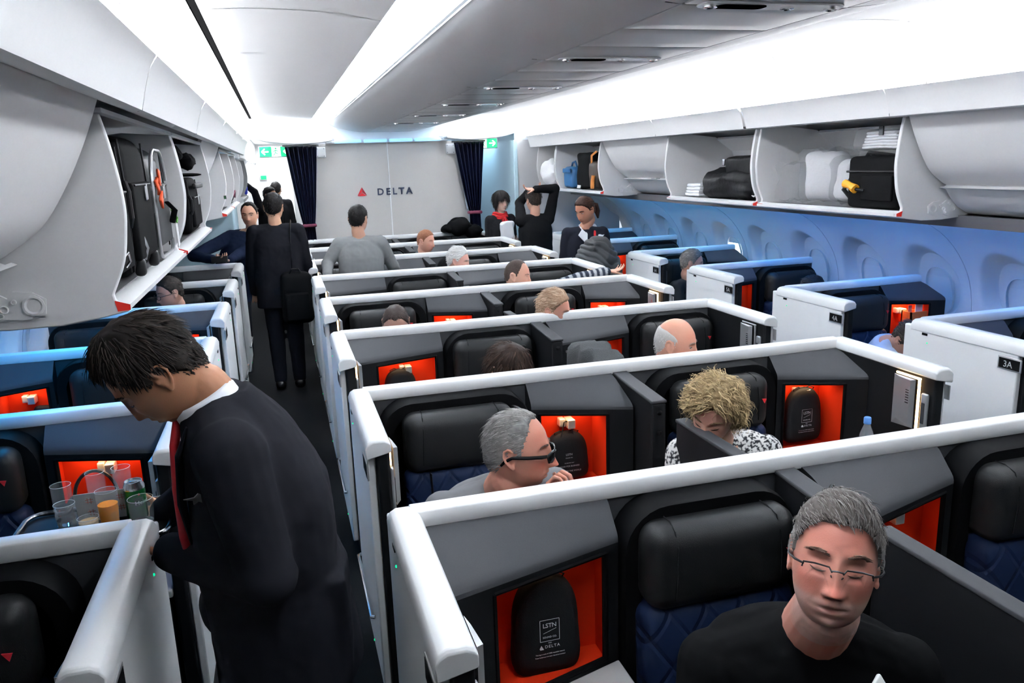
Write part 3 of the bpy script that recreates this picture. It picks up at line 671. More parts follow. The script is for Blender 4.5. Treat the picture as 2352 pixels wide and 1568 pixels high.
def aisle_panel(root, xo, s, plate, lamp_lit, lamp=True):
    """s=+1: the aisle is on the -x side of the panel (outer skin faces -x); local y=0 partition, panel runs to y=-0.63"""
    X = lambda a, b2: tuple(sorted((xo+s*a, xo+s*b2)))
    L = 0.63
    # outer skin
    x0, x1 = X(0.0, 0.028)
    m = MB().box(x0, x1, -L+0.035, 0.10, 0.15, 1.062); m.build('aisle_skin', 'suite_white_flat', root, bevel=0.006)
    x0, x1 = X(0.028, 0.074)
    m = MB().box(x0, x1, -L+0.012, 0.0, 0.10, 1.060); m.build('end_post', 'suite_dark', root, bevel=0.010, bseg=3)
    # cap along the top, turned down slightly at both edges
    prof = [(xo+s*a, z) for a, z in ((-0.004, 1.040), (-0.005, 1.072), (0.004, 1.092), (0.020, 1.101), (0.058, 1.101), (0.073, 1.094), (0.080, 1.080), (0.080, 1.055), (0.074, 1.052), (0.0, 1.036))]
    m = MB().sheet(prof, 'y', [-L, -L+0.012, 0.02, 0.055], closed=True); n = len(prof)
    for q in range(n):                      # soften the two ends
        v = m.v[q]; m.v[q] = (v[0], v[1]+0.004, v[2]-0.008 if v[2] > 1.08 else v[2]); v = m.v[3*n+q]; m.v[3*n+q] = (v[0], v[1], v[2]-0.010 if v[2] > 1.06 else v[2])
    m.f.append(list(range(n))); m.mi.append(0); m.f.append(list(range(3*n, 4*n))); m.mi.append(0)
    m.build('aisle_cap', 'suite_white', root, fixn=True, angle=40, bevel=0.004)
    o = s*-1
    x0, x1 = X(-0.010, 0.0)
    b = MB(); xb = xo-s*0.014
    b.tube([(xo-s*0.002, -0.44, 0.352), (xb, -0.43, 0.350), (xb, 0.08, 0.342), (xo-s*0.002, 0.09, 0.342)], 0.0075, 8); b.build('door_handle', 'chrome', root)
    pl = MB(); x0, x1 = X(-0.004, 0.001); pl.rbox(((x0+x1)/2, -0.555, 0.990), (0.006, 0.125, 0.062), 0.002, 2); pf = pl.build('number_plate', 'silver', root)
    x0, x1 = X(-0.0055, -0.003); MB().box(x0, x1, -0.610, -0.500, 0.966, 1.014).build('plate_face', 'suite_black', pf, smooth=False)
    if plate:
        M = frame((xo-s*0.0058, -0.548, 0.974), (0, -s, 0), (0, 0, 1)) @ TM(0.0, 0, 0)
        vs, fs = text_mesh(plate, 0.042, Matrix.Identity(4), 0.0003); q = MB().add([M @ v for v in vs], fs); q.build('lettering', 'lettering_grey', pf, smooth=False)
    x0, x1 = X(-0.003, 0.01); MB().box(x0, x1, -0.060, -0.025, 1.022, 1.034).build('slot', 'suite_black', root, smooth=False)
    MB().ellipsoid((xo-s*0.001, -0.062, 0.985), (0.003, 0.004, 0.004), 8, 6).build('status_light', 'green_led', root)
    MB().ellipsoid((xo-s*0.001, -0.30, 0.12+0.05), (0.003, 0.005, 0.005), 8, 6).build('status_light', 'green_led', root)
    if lamp:
        xi = xo+s*0.074
        b = MB(); z0, z1, y0, y1 = 0.815, 1.035, -0.535, -0.415; xt = xi+s*0.038
        b.add([(xi+s*0.022, y0, z0+0.008), (xi+s*0.022, y1, z0), (xi+s*0.022, y1, z1), (xi+s*0.022, y0, z1), (xt, y0+0.012, z0+0.02), (xi+s*0.03, y1-0.03, z0+0.03), (xi+s*0.03, y1-0.03, z1-0.004), (xt, y0+0.012, z1-0.004)],
              [(0, 1, 5, 4), (1, 2, 6, 5), (2, 3, 7, 6), (3, 0, 4, 7), (4, 5, 6, 7), (3, 2, 1, 0)])
        lp = b.build('reading_lamp', 'silver', root, fixn=True, angle=20)
        g = MB()
        for i in range(6): g.box(*sorted((xt-s*0.001, xt+s*0.0012)), y0+0.016, y0+0.034, 0.985-0.011*i, 0.989-0.011*i)
        g.build('grille', 'chrome', lp, smooth=False)
        gl = MB()
        gl.rbox((xi+s*0.008, (y0+y1)/2-0.005, z1+0.004), (0.009, abs(y1-y0)+0.018, 0.010), 0.004, 2)
        gl.rbox((xi+s*0.008, y0-0.006, (z0+z1)/2), (0.009, 0.012, z1-z0+0.01), 0.004, 2)
        gl.build('light_strip', 'warm_lamp' if lamp_lit else 'silver', lp)
        hs = MB(); hs.rbox((xi+s*0.006, -0.575, 0.885), (0.016, 0.036, 0.20), 0.008, 3); h = hs.build('handset_holder', 'silver', root)
        MB().rbox((xi+s*0.015, -0.575, 0.90), (0.004, 0.018, 0.09), 0.002, 2).build('handset', 'suite_grey', h)
def partition(root, xa, xb, rail_a=None, rail_b=None):
    MB().box(xa, xb, 0.0, 0.050, 0.0, 1.066).build('partition_panel', 'suite_grey', root, smooth=False)
    a = rail_a if rail_a is not None else xa; b = rail_b if rail_b is not None else xb
    pr = [(-0.008, 1.050), (-0.012, 1.062), (-0.012, 1.084), (-0.006, 1.097), (0.006, 1.101), (0.042, 1.101), (0.054, 1.096), (0.058, 1.080), (0.058, 1.050)]
    m = MB().sheet(pr, 'x', [a, b], closed=True); n = len(pr); m.f.append(list(range(n))); m.mi.append(0); m.f.append(list(range(n, 2*n))); m.mi.append(0)
    m.build('cap_rail', 'suite_white', root, fixn=True, angle=30, bevel=0.003)
XL, XR, XM = 0.200, 2.572, 1.385
C_LAB = ['nearest pair of centre suites around the man in a black shirt', 'pair of centre suites around the man in sunglasses and curly blonde woman', 'pair of centre suites with grey cloth over the divider and the bald man',
         'pair of centre suites around the reddish-grey head and a thinning dark head', 'pair of centre suites with the striped sleeve on its edge', 'pair of centre suites around the white-haired man', 'pair of centre suites around the short ginger head near the bulkhead', 'last pair of centre suites directly before the grey bulkhead']
ROWY = [1.909+SP*k for k in range(7)]+[10.20]
SEATS_C = []
for k in range(8):
    y = ROWY[k]
    root = empty('suite_pair', (XM, y, 0), C_LAB[k], 'suite', 'centre suites')
    lx = lambda x: x-XM
    partition(root, lx(XL+0.02), lx(XR-0.02), lx(XL+0.055), lx(XR-0.055))
    aisle_panel(root, lx(XL), 1, None, k in (1, 2, 3, 4, 5)); aisle_panel(root, lx(XR), -1, None, k in (1, 3, 4, 5, 6))
    even = k % 2 == 0
    if even:
        lay = [((XL+0.076, 0.800), (0.812, 1.345), -1), ((XM+0.045, 1.93), (1.942, 2.496), -1)]
    else:
        lay = [((0.935, 1.330), (0.300, 0.925), 1), ((2.125, XR-0.076), (1.480, 2.112), 1)]
    for j, ((ca, cb), (n0, n1), fs) in enumerate(lay):
        lit = {(0, 0): 0.035, (0, 1): 0.05, (2, 1): 0.06, (5, 0): 0, (5, 1): 0.02, (6, 0): 0, (6, 1): 0, (7, 0): 0, (7, 1): 0}.get((k, j), 0.40)
        suite_parts(root, 0, 0, lx(ca), lx(cb), lx(n0), lx(n1), fs, k, lit=lit)
        SEATS_C.append(((n0+n1)/2, y, k, j))
    # divider: fixed fin and sliding screen
    f = MB().prism([(0.0, 1.056), (-0.10, 1.048), (-0.385, 1.030), (-0.385, 0.0), (0.0, 0.0)], 'x', lx(1.342), lx(1.402))
    f.build('divider_fin', 'suite_dark', root, fixn=True, bevel=0.008)
    f = MB().prism([(0.0, 1.060), (-0.10, 1.052), (-0.392, 1.034), (-0.392, 1.022), (-0.10, 1.040), (0.0, 1.048)], 'x', lx(1.338), lx(1.406)); f.build('fin_cap', 'suite_grey', root, fixn=True, bevel=0.004)
    q = MB(); q.rbox((lx(1.372), -0.388, 0.52), (0.056, 0.012, 1.00), 0.004, 2)
    q.build('fin_end', 'suite_dark', root)
    for zz in (0.985, 0.90): MB().ellipsoid((lx(1.372), -0.395, zz), (0.011, 0.006, 0.011), 10, 6).build('fin_stud', 'suite_black', root)
    z1, v0 = {0: (1.045, 0.40)}.get(k, (1.005, 0.55))
    m = MB(); m.rbox((lx(1.385), -(v0+1.04)/2, (0.30+z1)/2), (0.046, 1.04-v0, z1-0.30), 0.008, 2)
    m.build('divider_screen', 'suite_dark', root)
    m = MB(); m.rbox((lx(1.385), -(v0+1.04)/2, z1-0.002), (0.052, 1.045-v0, 0.014), 0.005, 2); m.build('screen_edge', 'suite_grey', root)
PLATES = ['3A', '4A', '5A', '6A', '7A', '8A']
R_SUITE = ['window-side suite plate numbered 3A at the right edge', 'window-side suite numbered 4A holding an orange box', 'window-side suite numbered 5A with an empty navy seat', 'window-side suite numbered 6A with the grey-haired man', 'window-side suite behind the woman holding a puffer jacket', 'farthest window-side suite before the lavatory wall']
SEATS_W = []
for k in range(6):
    y = 3.302+SP*k; xo, xe = 3.165, 4.295
    root = empty('window_suite', (xo, y, 0), R_SUITE[k], 'suite', 'window-side suites')
    partition(root, 0.02, xe-xo, 0.055, xe-xo); aisle_panel(root, 0.0, 1, PLATES[k] if k < 4 else None, False, lamp=k > 1)
    if k % 2 == 0: suite_parts(root, 0, 0, 0.076, 0.545, 0.56, 1.118, -1, k, lit=[0.5, 0.12, 0.3][k//2]); sx = xo+0.839
    else: suite_parts(root, 0, 0, 0.78, 1.125, 0.24, 0.77, 1, k, lit=[0.6, 0.3, 0.1][k//2]); sx = xo+0.505
    SEATS_W.append((sx, y, k))
L_SUITE = ['nearest left suite with a white wall cutting the lower left corner', 'left suite beside the drinks tray with a bag handle on its hook', 'left suite lit blue behind the bending attendant', 'left suite with an empty dark seat under the open bin', 'left suite with the man in glasses', 'left suite under the navy-jacketed man holding a phone']
SEATS_L = []
for k in range(6):
    y = 2.078+SP*k; xo, xe = -0.395, -1.52
    root = empty('window_suite', (xo, y, 0), L_SUITE[k], 'suite', 'window-side suites')
    partition(root, xe-xo, -0.02, xe-xo, -0.055); aisle_panel(root, 0.0, -1, None, False)
    if k % 2 == 1: suite_parts(root, 0, 0, -0.545, -0.076, -1.118, -0.56, 1, k, lit=0.5); sx = xo-0.839
    else: suite_parts(root, 0, 0, -1.125, -0.80, -0.70-0.09, -0.18, -1, k, lit=0.35); sx = xo-0.485
    SEATS_L.append((sx, y, k))
C_SEAT = {(0, 0): 'dark seat behind the man in a black shirt', (0, 1): 'dark seat at the lower right edge across the nearest divider', (1, 0): 'black leather seat with quilted navy back behind the man in sunglasses', (1, 1): 'black leather seat behind the curly blonde woman',
          (2, 0): 'black leather seat behind the low dark-haired head', (2, 1): 'black leather seat behind the bald man', (3, 0): 'black leather seat behind the head with thinning dark hair', (3, 1): 'black leather seat behind the reddish-grey head',
          (4, 0): 'empty black seat left of the divider ahead of the man in grey', (4, 1): 'black seat beside the man with a striped sleeve', (5, 0): 'black seat hidden below the standing man in grey', (5, 1): 'black seat behind the white-haired man',
          (6, 0): 'empty black seat in the second centre row from the bulkhead', (6, 1): 'empty black seat at right in the second centre row from the bulkhead', (7, 0): 'black seat in the last centre row left of the ginger head', (7, 1): 'black seat in the last centre row below the dark coat pile'}
for x, y, k, j in SEATS_C: seat(x, y, C_SEAT[(k, j)], belt=(k, j) == (1, 0))
R_SEAT = ['dark seat in the suite numbered 3A', 'navy-backed seat in the suite numbered 4A', 'dark seat in the suite numbered 5A', 'dark seat behind the grey-haired man in 6A', 'teal-lit seat behind the puffer jacket', 'seat in the last window-side suite']
for (x, y, k) in SEATS_W: seat(x, y, R_SEAT[k])
L_SEAT = ['dark seat with red emblem in the lower left corner', 'dark seat at the left edge behind the drinks glasses', 'dark seat beside the bending attendant and lit cubby', 'dark seat below the big open bin', 'dark seat behind the man in glasses', 'seat below the navy-jacketed man']
for (x, y, k) in SEATS_L: seat(x, y, L_SEAT[k])
# ------------------------------------------------------------------ people
def fuse(mb, voxel, smooth=4, name='body'):
    me = mb.mesh(name, [], smooth=False, fixn=False)
    o = bpy.data.objects.new('tmp', me); col.objects.link(o)
    r = o.modifiers.new('r', 'REMESH'); r.mode = 'VOXEL'; r.voxel_size = voxel; r.use_smooth_shade = True
    if smooth:
        s = o.modifiers.new('s', 'SMOOTH'); s.factor = 0.5; s.iterations = smooth
    dg = bpy.context.evaluated_depsgraph_get(); dg.update()
    out = bpy.data.meshes.new_from_object(o.evaluated_get(dg))
    bpy.data.objects.remove(o); bpy.data.meshes.remove(me)
    out.name = name; out.materials.clear()
    out.polygons.foreach_set('use_smooth', [True]*len(out.polygons))
    return out
def mesh_np(me):
    a = np.empty(len(me.vertices)*3); me.vertices.foreach_get('co', a); return a.reshape(-1, 3)
def set_np(me, P): me.vertices.foreach_set('co', P.ravel()); me.update()
def set_col(me, C):
    at = me.color_attributes.new('Col', 'FLOAT_COLOR', 'POINT')
    at.data.foreach_set('color', np.concatenate([C, np.ones((len(C), 1))], 1).astype(np.float32).ravel())
def col_mat(name, rough, spec, sss=0.0, bump=0.0, bscale=300, sheen=0.0, aniso=False):
    m = bpy.data.materials.new(name); m.use_nodes = True; nt = m.node_tree; b = nt.nodes['Principled BSDF']
    a = nt.nodes.new('ShaderNodeAttribute'); a.attribute_name = 'Col'
    nt.links.new(a.outputs['Color'], b.inputs['Base Color'])
    b.inputs['Roughness'].default_value = rough; b.inputs['Specular IOR Level'].default_value = spec
    if sss: b.inputs['Subsurface Weight'].default_value = sss; b.inputs['Subsurface Radius'].default_value = (1, 0.35, 0.2); b.inputs['Subsurface Scale'].default_value = 0.006
    if sheen: b.inputs['Sheen Weight'].default_value = sheen
    if bump:
        tc = nt.nodes.new('ShaderNodeTexCoord'); n = nt.nodes.new('ShaderNodeTexNoise'); n.inputs['Scale'].default_value = bscale; n.inputs['Detail'].default_value = 3
        nt.links.new(tc.outputs['Object'], n.inputs['Vector']); bp = nt.nodes.new('ShaderNodeBump'); bp.inputs['Strength'].default_value = bump; bp.inputs['Distance'].default_value = 0.004
        nt.links.new(n.outputs['Fac'], bp.inputs['Height']); nt.links.new(bp.outputs['Normal'], b.inputs['Normal'])
    MATS[name] = m; return m
col_mat('skin', 0.50, 0.22, sss=0.12, bump=0.10, bscale=350)
col_mat('hair', 0.5, 0.10)
col_mat('cloth', 0.9, 0.04, bump=0.06, bscale=700)
mat('eye_white', (0.62, 0.60, 0.57), 0.15)
mat('eye_dark', (0.02, 0.012, 0.008), 0.1)
mat('frame_black', (0.012, 0.012, 0.013), 0.25)
mat('frame_metal', (0.05, 0.05, 0.055), 0.3, metal=0.6)
mat('lens_dark', (0.010, 0.011, 0.012), 0.06, spec=0.7)
mat('lens_clear', (0.9, 0.9, 0.9), 0.05, trans=0.95, alpha=0.12)
def sstep(a, b, x): t = np.clip((x-a)/(b-a), 0, 1); return t*t*(3-2*t)
def gs(u, v, u0, v0, su, sv): return np.exp(-((u-u0)/su)**2-((v-v0)/sv)**2)
def head_surface(D, f):
    """points of the head for unit directions D; face towards -y. f: face options"""
    x, y, z = D[:, 0], D[:, 1], D[:, 2]
    zc = np.clip(np.abs(z), 0, 0.9995)
    q = np.where(z < 0, (1-zc**2.7)**(1/2.7), (1-zc**2.15)**(1/2.15))/np.sqrt(1-zc**2+1e-6)
    q = np.minimum(q, 2.2)
    t = np.clip(-z, 0, 1)
    wid = f.get('wide', 1.0); jaw = f.get('jaw', 0.24)
    X = x*0.0765*wid*q*(1-jaw*t**1.4); Z = z*0.118
    Y = np.where(y < 0, y*0.090*q, y*0.104*q*(1-0.40*t**1.1))
    Y = Y-0.010*t*(y < 0)*np.clip(-y, 0, 1)
    Y = Y+0.010*sstep(0.45, 0.95, z)*np.clip(-y, 0, 1)
    w = sstep(0.05, 0.5, -y)
    ax = np.abs(X); d = np.zeros_like(X)
    nz = f.get('nose', 1.0)
    d += 0.0050*gs(ax, Z, 0.022, 0.026, 0.020, 0.010)*f.get('brow', 1)
    d -= 0.0130*gs(ax, Z, 0.031, 0.006, 0.016, 0.0125)
    d += 0.0082*gs(ax, Z, 0.031, 0.001, 0.0125, 0.0070)
    d -= 0.0022*gs(ax, Z, 0.031, 0.0105, 0.016, 0.0028)
    d -= 0.0022*gs(ax, Z, 0.027, -0.0135, 0.014, 0.0035)
    d += 0.0045*gs(ax, Z, 0.048, -0.024, 0.018, 0.016)
    # nose: ridge growing to the tip
    tz = np.clip((0.020-Z)/0.062, 0, 1)
    ridge = nz*(0.004+0.021*tz**1.2)*np.exp(-(X/(0.0075+0.0055*tz))**2)*sstep(0.030, 0.012, Z)*sstep(-0.052, -0.043, Z)
    d += ridge
    d += nz*0.0085*gs(ax, Z, 0.0125, -0.040, 0.0065, 0.0070)
    d -= 0.0020*gs(ax, Z, 0.023, -0.045, 0.006, 0.018)
    d += 0.0058*gs(X, Z, 0, -0.0625, 0.022, 0.0055)
    d -= 0.0018*gs(ax-0.5*(-0.045-Z), Z, 0.024, -0.056, 0.0045, 0.014)
    d -= 0.0052*gs(X, Z, 0, -0.0705, 0.025, 0.0026)
    d += 0.0064*gs(X, Z, 0, -0.0785, 0.019, 0.0058)
    d -= 0.0040*gs(X, Z, 0, -0.0890, 0.022, 0.0052)
    d += f.get('chin', 1.0)*0.0085*gs(X, Z, 0, -0.103, 0.018, 0.013)
    d += f.get('jowl', 0.0)*0.006*gs(ax, Z, 0.045, -0.075, 0.02, 0.022)
    Y = Y-d*w
    return np.stack([X, Y, Z], 1)
def sphere_dirs(nu, nv):
    th = np.linspace(0.02, math.pi-0.02, nv+1); ph = np.linspace(0, 2*math.pi, nu, endpoint=False)
    T, P_ = np.meshgrid(th, ph, indexing='ij')
    return np.stack([np.sin(T)*np.sin(P_), -np.sin(T)*np.cos(P_), np.cos(T)], -1).reshape(-1, 3)
def grid_faces(nu, nv):
    f = [(i*nu+j, (i+1)*nu+j, (i+1)*nu+(j+1) % nu, i*nu+(j+1) % nu) for i in range(nv) for j in range(nu)]
    f.append(list(range(nu))); f.append(list(range(nv*nu, (nv+1)*nu))[::-1]); return f
def hairline(a, prof):
    return np.interp(a, prof[0], prof[1])
HL = {'full': ([0, 0.5, 0.85, 1.20, 1.42, 1.60, 1.85, 2.3, 3.15], [0.074, 0.072, 0.058, 0.030, -0.012, 0.022, 0.000, -0.050, -0.072]),
      'high': ([0, 0.5, 0.85, 1.15, 1.42, 1.60, 1.85, 2.3, 3.15], [0.092, 0.098, 0.088, 0.045, -0.014, 0.020, 0.000, -0.050, -0.070]),
      'fringe': ([0, 0.5, 0.85, 1.10, 1.40, 1.60, 1.85, 2.3, 3.15], [0.040, 0.040, 0.030, -0.010, -0.060, -0.06, -0.065, -0.08, -0.085]),
      'bald': ([0, 0.9, 1.3, 1.42, 1.60, 1.85, 2.3, 3.15], [0.2, 0.2, 0.06, -0.012, 0.020, 0.000, -0.050, -0.070])}
HT = {'full': None, 'high': None, 'fringe': None, 'bald': ([0, 1.2, 1.6, 2.2, 3.15], [0.0, 0.03, 0.055, 0.07, 0.075])}
def hair_mask(P, prof, top=None):
    a = np.arctan2(np.abs(P[:, 0]), -P[:, 1])
    m = P[:, 2]-hairline(a, prof)
    if top is not None: m = np.minimum(m, hairline(a, top)-P[:, 2])
    return m
def make_hair(Mh, f, parent, rng):
    """cap plus many fine locks, one mesh"""
    h = f['hair']; style = h.get('line', 'full'); th = h.get('thick', 0.012)
    nu, nv = 72, 54; D = sphere_dirs(nu, nv); P = head_surface(D, f); m = hair_mask(P, HL[style], HT[style])
    k = sstep(-0.004, 0.012, m)
    Nn = D*np.array([1/0.077, 1/0.1, 1/0.118]); Nn /= np.linalg.norm(Nn, axis=1)[:, None]
    lift = th*(0.28+0.72*sstep(0.0, 0.075, P[:, 2]))*k-0.006*(1-k)
    vol = h.get('vol', None)
    if vol: lift = lift+vol*k*sstep(-0.07, 0.02, P[:, 2])*(0.6+0.4*np.abs(D[:, 0]))
    Q = P+Nn*lift[:, None]
    amp = h.get('noise', 0.003)
    for i in range(len(Q)):
        if k[i] > 0: Q[i] += np.array(noise.noise_vector(Vector(Q[i])*h.get('nscale', 38)))*amp*k[i]
    mb = MB(); keep = [fc for fc in grid_faces(nu, nv) if max(k[i] for i in fc) > 0.02]
    mb.add(Q.tolist(), keep)
    base = np.array(h['col']); alt = np.array(h.get('alt', [c*1.8 for c in h['col']])); pm = h.get('mix', 0.3)
    side = np.array(h['side']) if 'side' in h else None
    def tint(p, r):
        c = base*(1-r)+alt*r
        if side is not None:
            s = float(np.clip((0.075-p[2])/0.07, 0, 1)); c = c*(1-s)+side*s
        return c
    cols = [tint(q, pm*rng.random()*0.8) for q in Q]
    n = h.get('n', 500); L = h.get('len', 0.03); flow = h.get('flow', 'back'); cand = np.where(m > 0.003)[0]
    if len(cand):
        wts = np.sin(np.arccos(np.clip(D[cand, 2], -1, 1)))+0.05; wts /= wts.sum()
        idx = rng.choice(cand, n, p=wts)
        vs = []; fs = []
        for i in idx:
            d0 = D[i]+rng.normal(0, 0.03, 3); d0 /= np.linalg.norm(d0)
            p = head_surface(d0[None], f)[0]; nn = d0*np.array([1/0.077, 1/0.1, 1/0.118]); nn /= np.linalg.norm(nn)
            p = p+nn*max(0.0, lift[i]-0.003)
            part = h.get('part', 0.02)
            if flow == 'back': g = np.array([0.25*np.sign(p[0]-part)*max(0, 1-p[2]/0.12), 1.0, -0.25])
            elif flow == 'side': g = np.array([np.sign(p[0]-part)*0.9, 0.1, -0.55])
            elif flow == 'front': g = np.array([0.35, -0.8, -0.25]) if p[2] > 0.03 else np.array([0, 0.25, -1])
            elif flow == 'whorl': g = np.array([p[0]*6, (p[1]-0.03)*9, -0.75])
            elif flow == 'up': g = np.array([0.2*np.sign(p[0]), 0.1, 0.8])
            else: g = np.array([p[0]*3, p[1]*2, -1.0])
            g = g-nn*np.dot(g, nn)*0.92; g = g/(np.linalg.norm(g)+1e-6)+rng.normal(0, h.get('mess', 0.16), 3)
            g /= np.linalg.norm(g)
            ln = L*rng.uniform(0.6, 1.25)*(1 if h.get('long') else 0.38+0.62*float(sstep(0.0, 0.032, np.array(m[i]))))*(1 if h.get('long') else 0.42+0.58*float(sstep(-0.01, 0.065, np.array(p[2]))));  ww = h.get('w', 0.0026)*rng.uniform(0.6, 1.3); seg = 5 if h.get('curl') else 4
            t1 = np.cross(nn, g); t1 /= (np.linalg.norm(t1)+1e-6); o = len(vs); cc = tint(p, min(1, max(0, rng.normal(pm, 0.3))))*rng.uniform(0.75, 1.3); q = p.copy(); dirv = g+nn*h.get('lift', 0.25)
            ph = rng.uniform(0, 6.28)
            seg = 8 if h.get('curl') else 4
            for s in range(seg+1):
                u = s/seg; wd = ww*(1-u**2*0.9)
                c0 = q
                if h.get('curl'): c0 = q+(t1*math.cos(ph+u*9)+nn*math.sin(ph+u*9))*h['curl']*(0.3+u)
                vs += [c0-t1*wd, c0+nn*wd*0.9, c0+t1*wd]; cols += [cc]*3
                q = q+dirv/np.linalg.norm(dirv)*ln/seg
                dirv = dirv-nn*h.get('drop', 0.14)+np.array([0, 0, -h.get('grav', 0.06)])
                c1 = q*np.array([1/0.082, 1/0.105, 1/0.122]); rr = np.linalg.norm(c1)
                if rr < 1.0: q = q/rr
            for s in range(seg):
                a = o+s*3
                fs += [(a, a+1, a+4, a+3), (a+1, a+2, a+5, a+4)]
        mb.add(vs, fs)
    if 'extra' in h:
        k0 = len(mb.v); h['extra'](mb, rng); cols += [tint((0, 0, 0.1), max(0, rng.normal(pm, 0.2)))*rng.uniform(0.8, 1.2) for _ in range(len(mb.v)-k0)]
    mb.xf(Mh)
    me = mb.mesh('hair', 'hair', angle=180); me2 = me
    # validate may drop nothing; colours follow vertex order
    set_col(me2, np.clip(np.array(cols), 0, 1)[:len(me2.vertices)])
    o = bpy.data.objects.new('hair', me2); col.objects.link(o); o.parent = parent
    return o
def ear(mb, s, f):
    w = 0.0765*f.get('wide', 1.0)
    k = len(mb.v)
    mb.ellipsoid((0, 0, 0), (0.0055, 0.015, 0.026), 12, 10)
    pts = [(0.004, -0.006, 0.008), (0.006, -0.010, 0.022), (0.009, 0.0, 0.031), (0.011, 0.014, 0.026), (0.011, 0.018, 0.008), (0.009, 0.012, -0.012), (0.006, 0.002, -0.026)]
    mb.tube(pts, [0.003, 0.0038, 0.0042, 0.0045, 0.0042, 0.004, 0.0035], 8)
    mb.ellipsoid((0.004, -0.003, -0.026), (0.004, 0.008, 0.009), 10, 8)
    mb.ellipsoid((0.0015, -0.013, -0.002), (0.004, 0.004, 0.007), 8, 6)
    S = Matrix.Diagonal((s, 1, 1, 1))
    mb.xf(Matrix.Translation((s*(w-0.001), 0.012, -0.006)) @ S @ Matrix.Rotation(R(-14), 4, 'Z').inverted() @ Matrix.Rotation(R(-8), 4, 'X'), k)
    if s < 0:
        pass
def capsule(mb, a, ra, b, rb, n=14):
    a = Vector(a); b = Vector(b); d = b-a; L = d.length
    if L < 1e-6: return mb.ellipsoid(a, (ra, ra, ra), n, 8)
    t = d/L; pts = []; rs = []
    for i in range(5): w = math.pi/2*(1-i/4); pts.append(a-t*ra*math.sin(w)); rs.append(max(1e-4, ra*math.cos(w)))
    for i in range(1, 5): w = math.pi/2*i/4; pts.append(b+t*rb*math.sin(w)); rs.append(max(1e-4, rb*math.cos(w)))
    return mb.tube(pts, rs, n)
def chain(mb, pts, rs, n=14):
    for i in range(len(pts)-1): capsule(mb, pts[i], rs[i], pts[i+1], rs[i+1], n)
def torso(mb, pts, ws, ds, right):
    """loft of superellipse rings along spine pts, half-width ws along 'right', half-depth ds"""
    P = smooth_poly(pts, 4); n = 28; k = len(P)
    W = np.interp(np.linspace(0, 1, k), np.linspace(0, 1, len(ws)), ws); Dp = np.interp(np.linspace(0, 1, k), np.linspace(0, 1, len(ds)), ds)
    rings = []
    for i, p in enumerate(P):
        t = (P[min(i+1, k-1)]-P[max(i-1, 0)]).normalized(); r = (Vector(right)-t*t.dot(Vector(right))).normalized(); fw = r.cross(t)
        ring = []
        for j in range(n):
            a = 2*math.pi*j/n; c, s = math.cos(a), math.sin(a)
            ring.append(p+r*W[i]*math.copysign(abs(c)**0.8, c)+fw*Dp[i]*math.copysign(abs(s)**0.8, s))
        rings.append(ring)
    mb.loft(rings)
def hand(mb, wrist, fwd, nrm, s=1.0, curl=0.5, thumb=1, spread=0.12):
    """palm with five fingers: fwd = direction of the fingers, nrm = out of the back of the hand, thumb = +-1 side"""
    f = Vector(fwd).normalized(); n = (Vector(nrm)-f*f.dot(Vector(nrm))).normalized(); a = f.cross(n)*thumb
    w = Vector(wrist)
    cs = curl if isinstance(curl, (list, tuple)) else [curl]*4
    for i in range(4):
        off = (-0.030+0.020*i)*s
        capsule(mb, w+f*0.012*s+a*off*0.6, 0.0125*s, w+f*0.082*s*(1-0.03*abs(i-2))+a*off, 0.0110*s, 10)
        L = [0.062, 0.074, 0.080, 0.070][i]*s*1.0; r = [0.0072, 0.008, 0.0085, 0.0083][i]*s
        p = w+f*0.084*s*(1-0.03*abs(i-2))+a*off; d = (f+a*spread*(i-1.5)*0.5).normalized(); c = cs[i]
        ax = a
        for sg, fr in ((0.45, 1), (0.30, 1.15), (0.25, 0.8)):
            d = Matrix.Rotation(c*fr*thumb, 3, ax) @ d if True else d
            q = p+d*L*sg; capsule(mb, p, r, q, r*0.92, 10); p = q; r *= 0.92
    p = w+f*0.022*s+a*0.026*s; d = (f*0.75+a*0.75-n*0.25).normalized()
    capsule(mb, w+f*0.012*s+a*0.012*s, 0.015*s, p, 0.0125*s, 10)
    for L, r in ((0.036, 0.0115), (0.030, 0.0095), (0.024, 0.0085)):
        q = p+d*L*s; capsule(mb, p, r*s, q, r*0.92*s, 10); p = q; d = (d+f*0.35-n*0.12).normalized()
def head_matrix(H, yaw, pitch, roll, scale=1.0):
    """yaw 0 faces the camera end (-y); positive yaw turns the face towards +x; pitch>0 looks down"""
    return Matrix.Translation(H) @ Matrix.Rotation(R(yaw), 4, 'Z') @ Matrix.Rotation(R(pitch), 4, 'X') @ Matrix.Rotation(R(roll), 4, 'Y') @ Matrix.Scale(scale, 4)
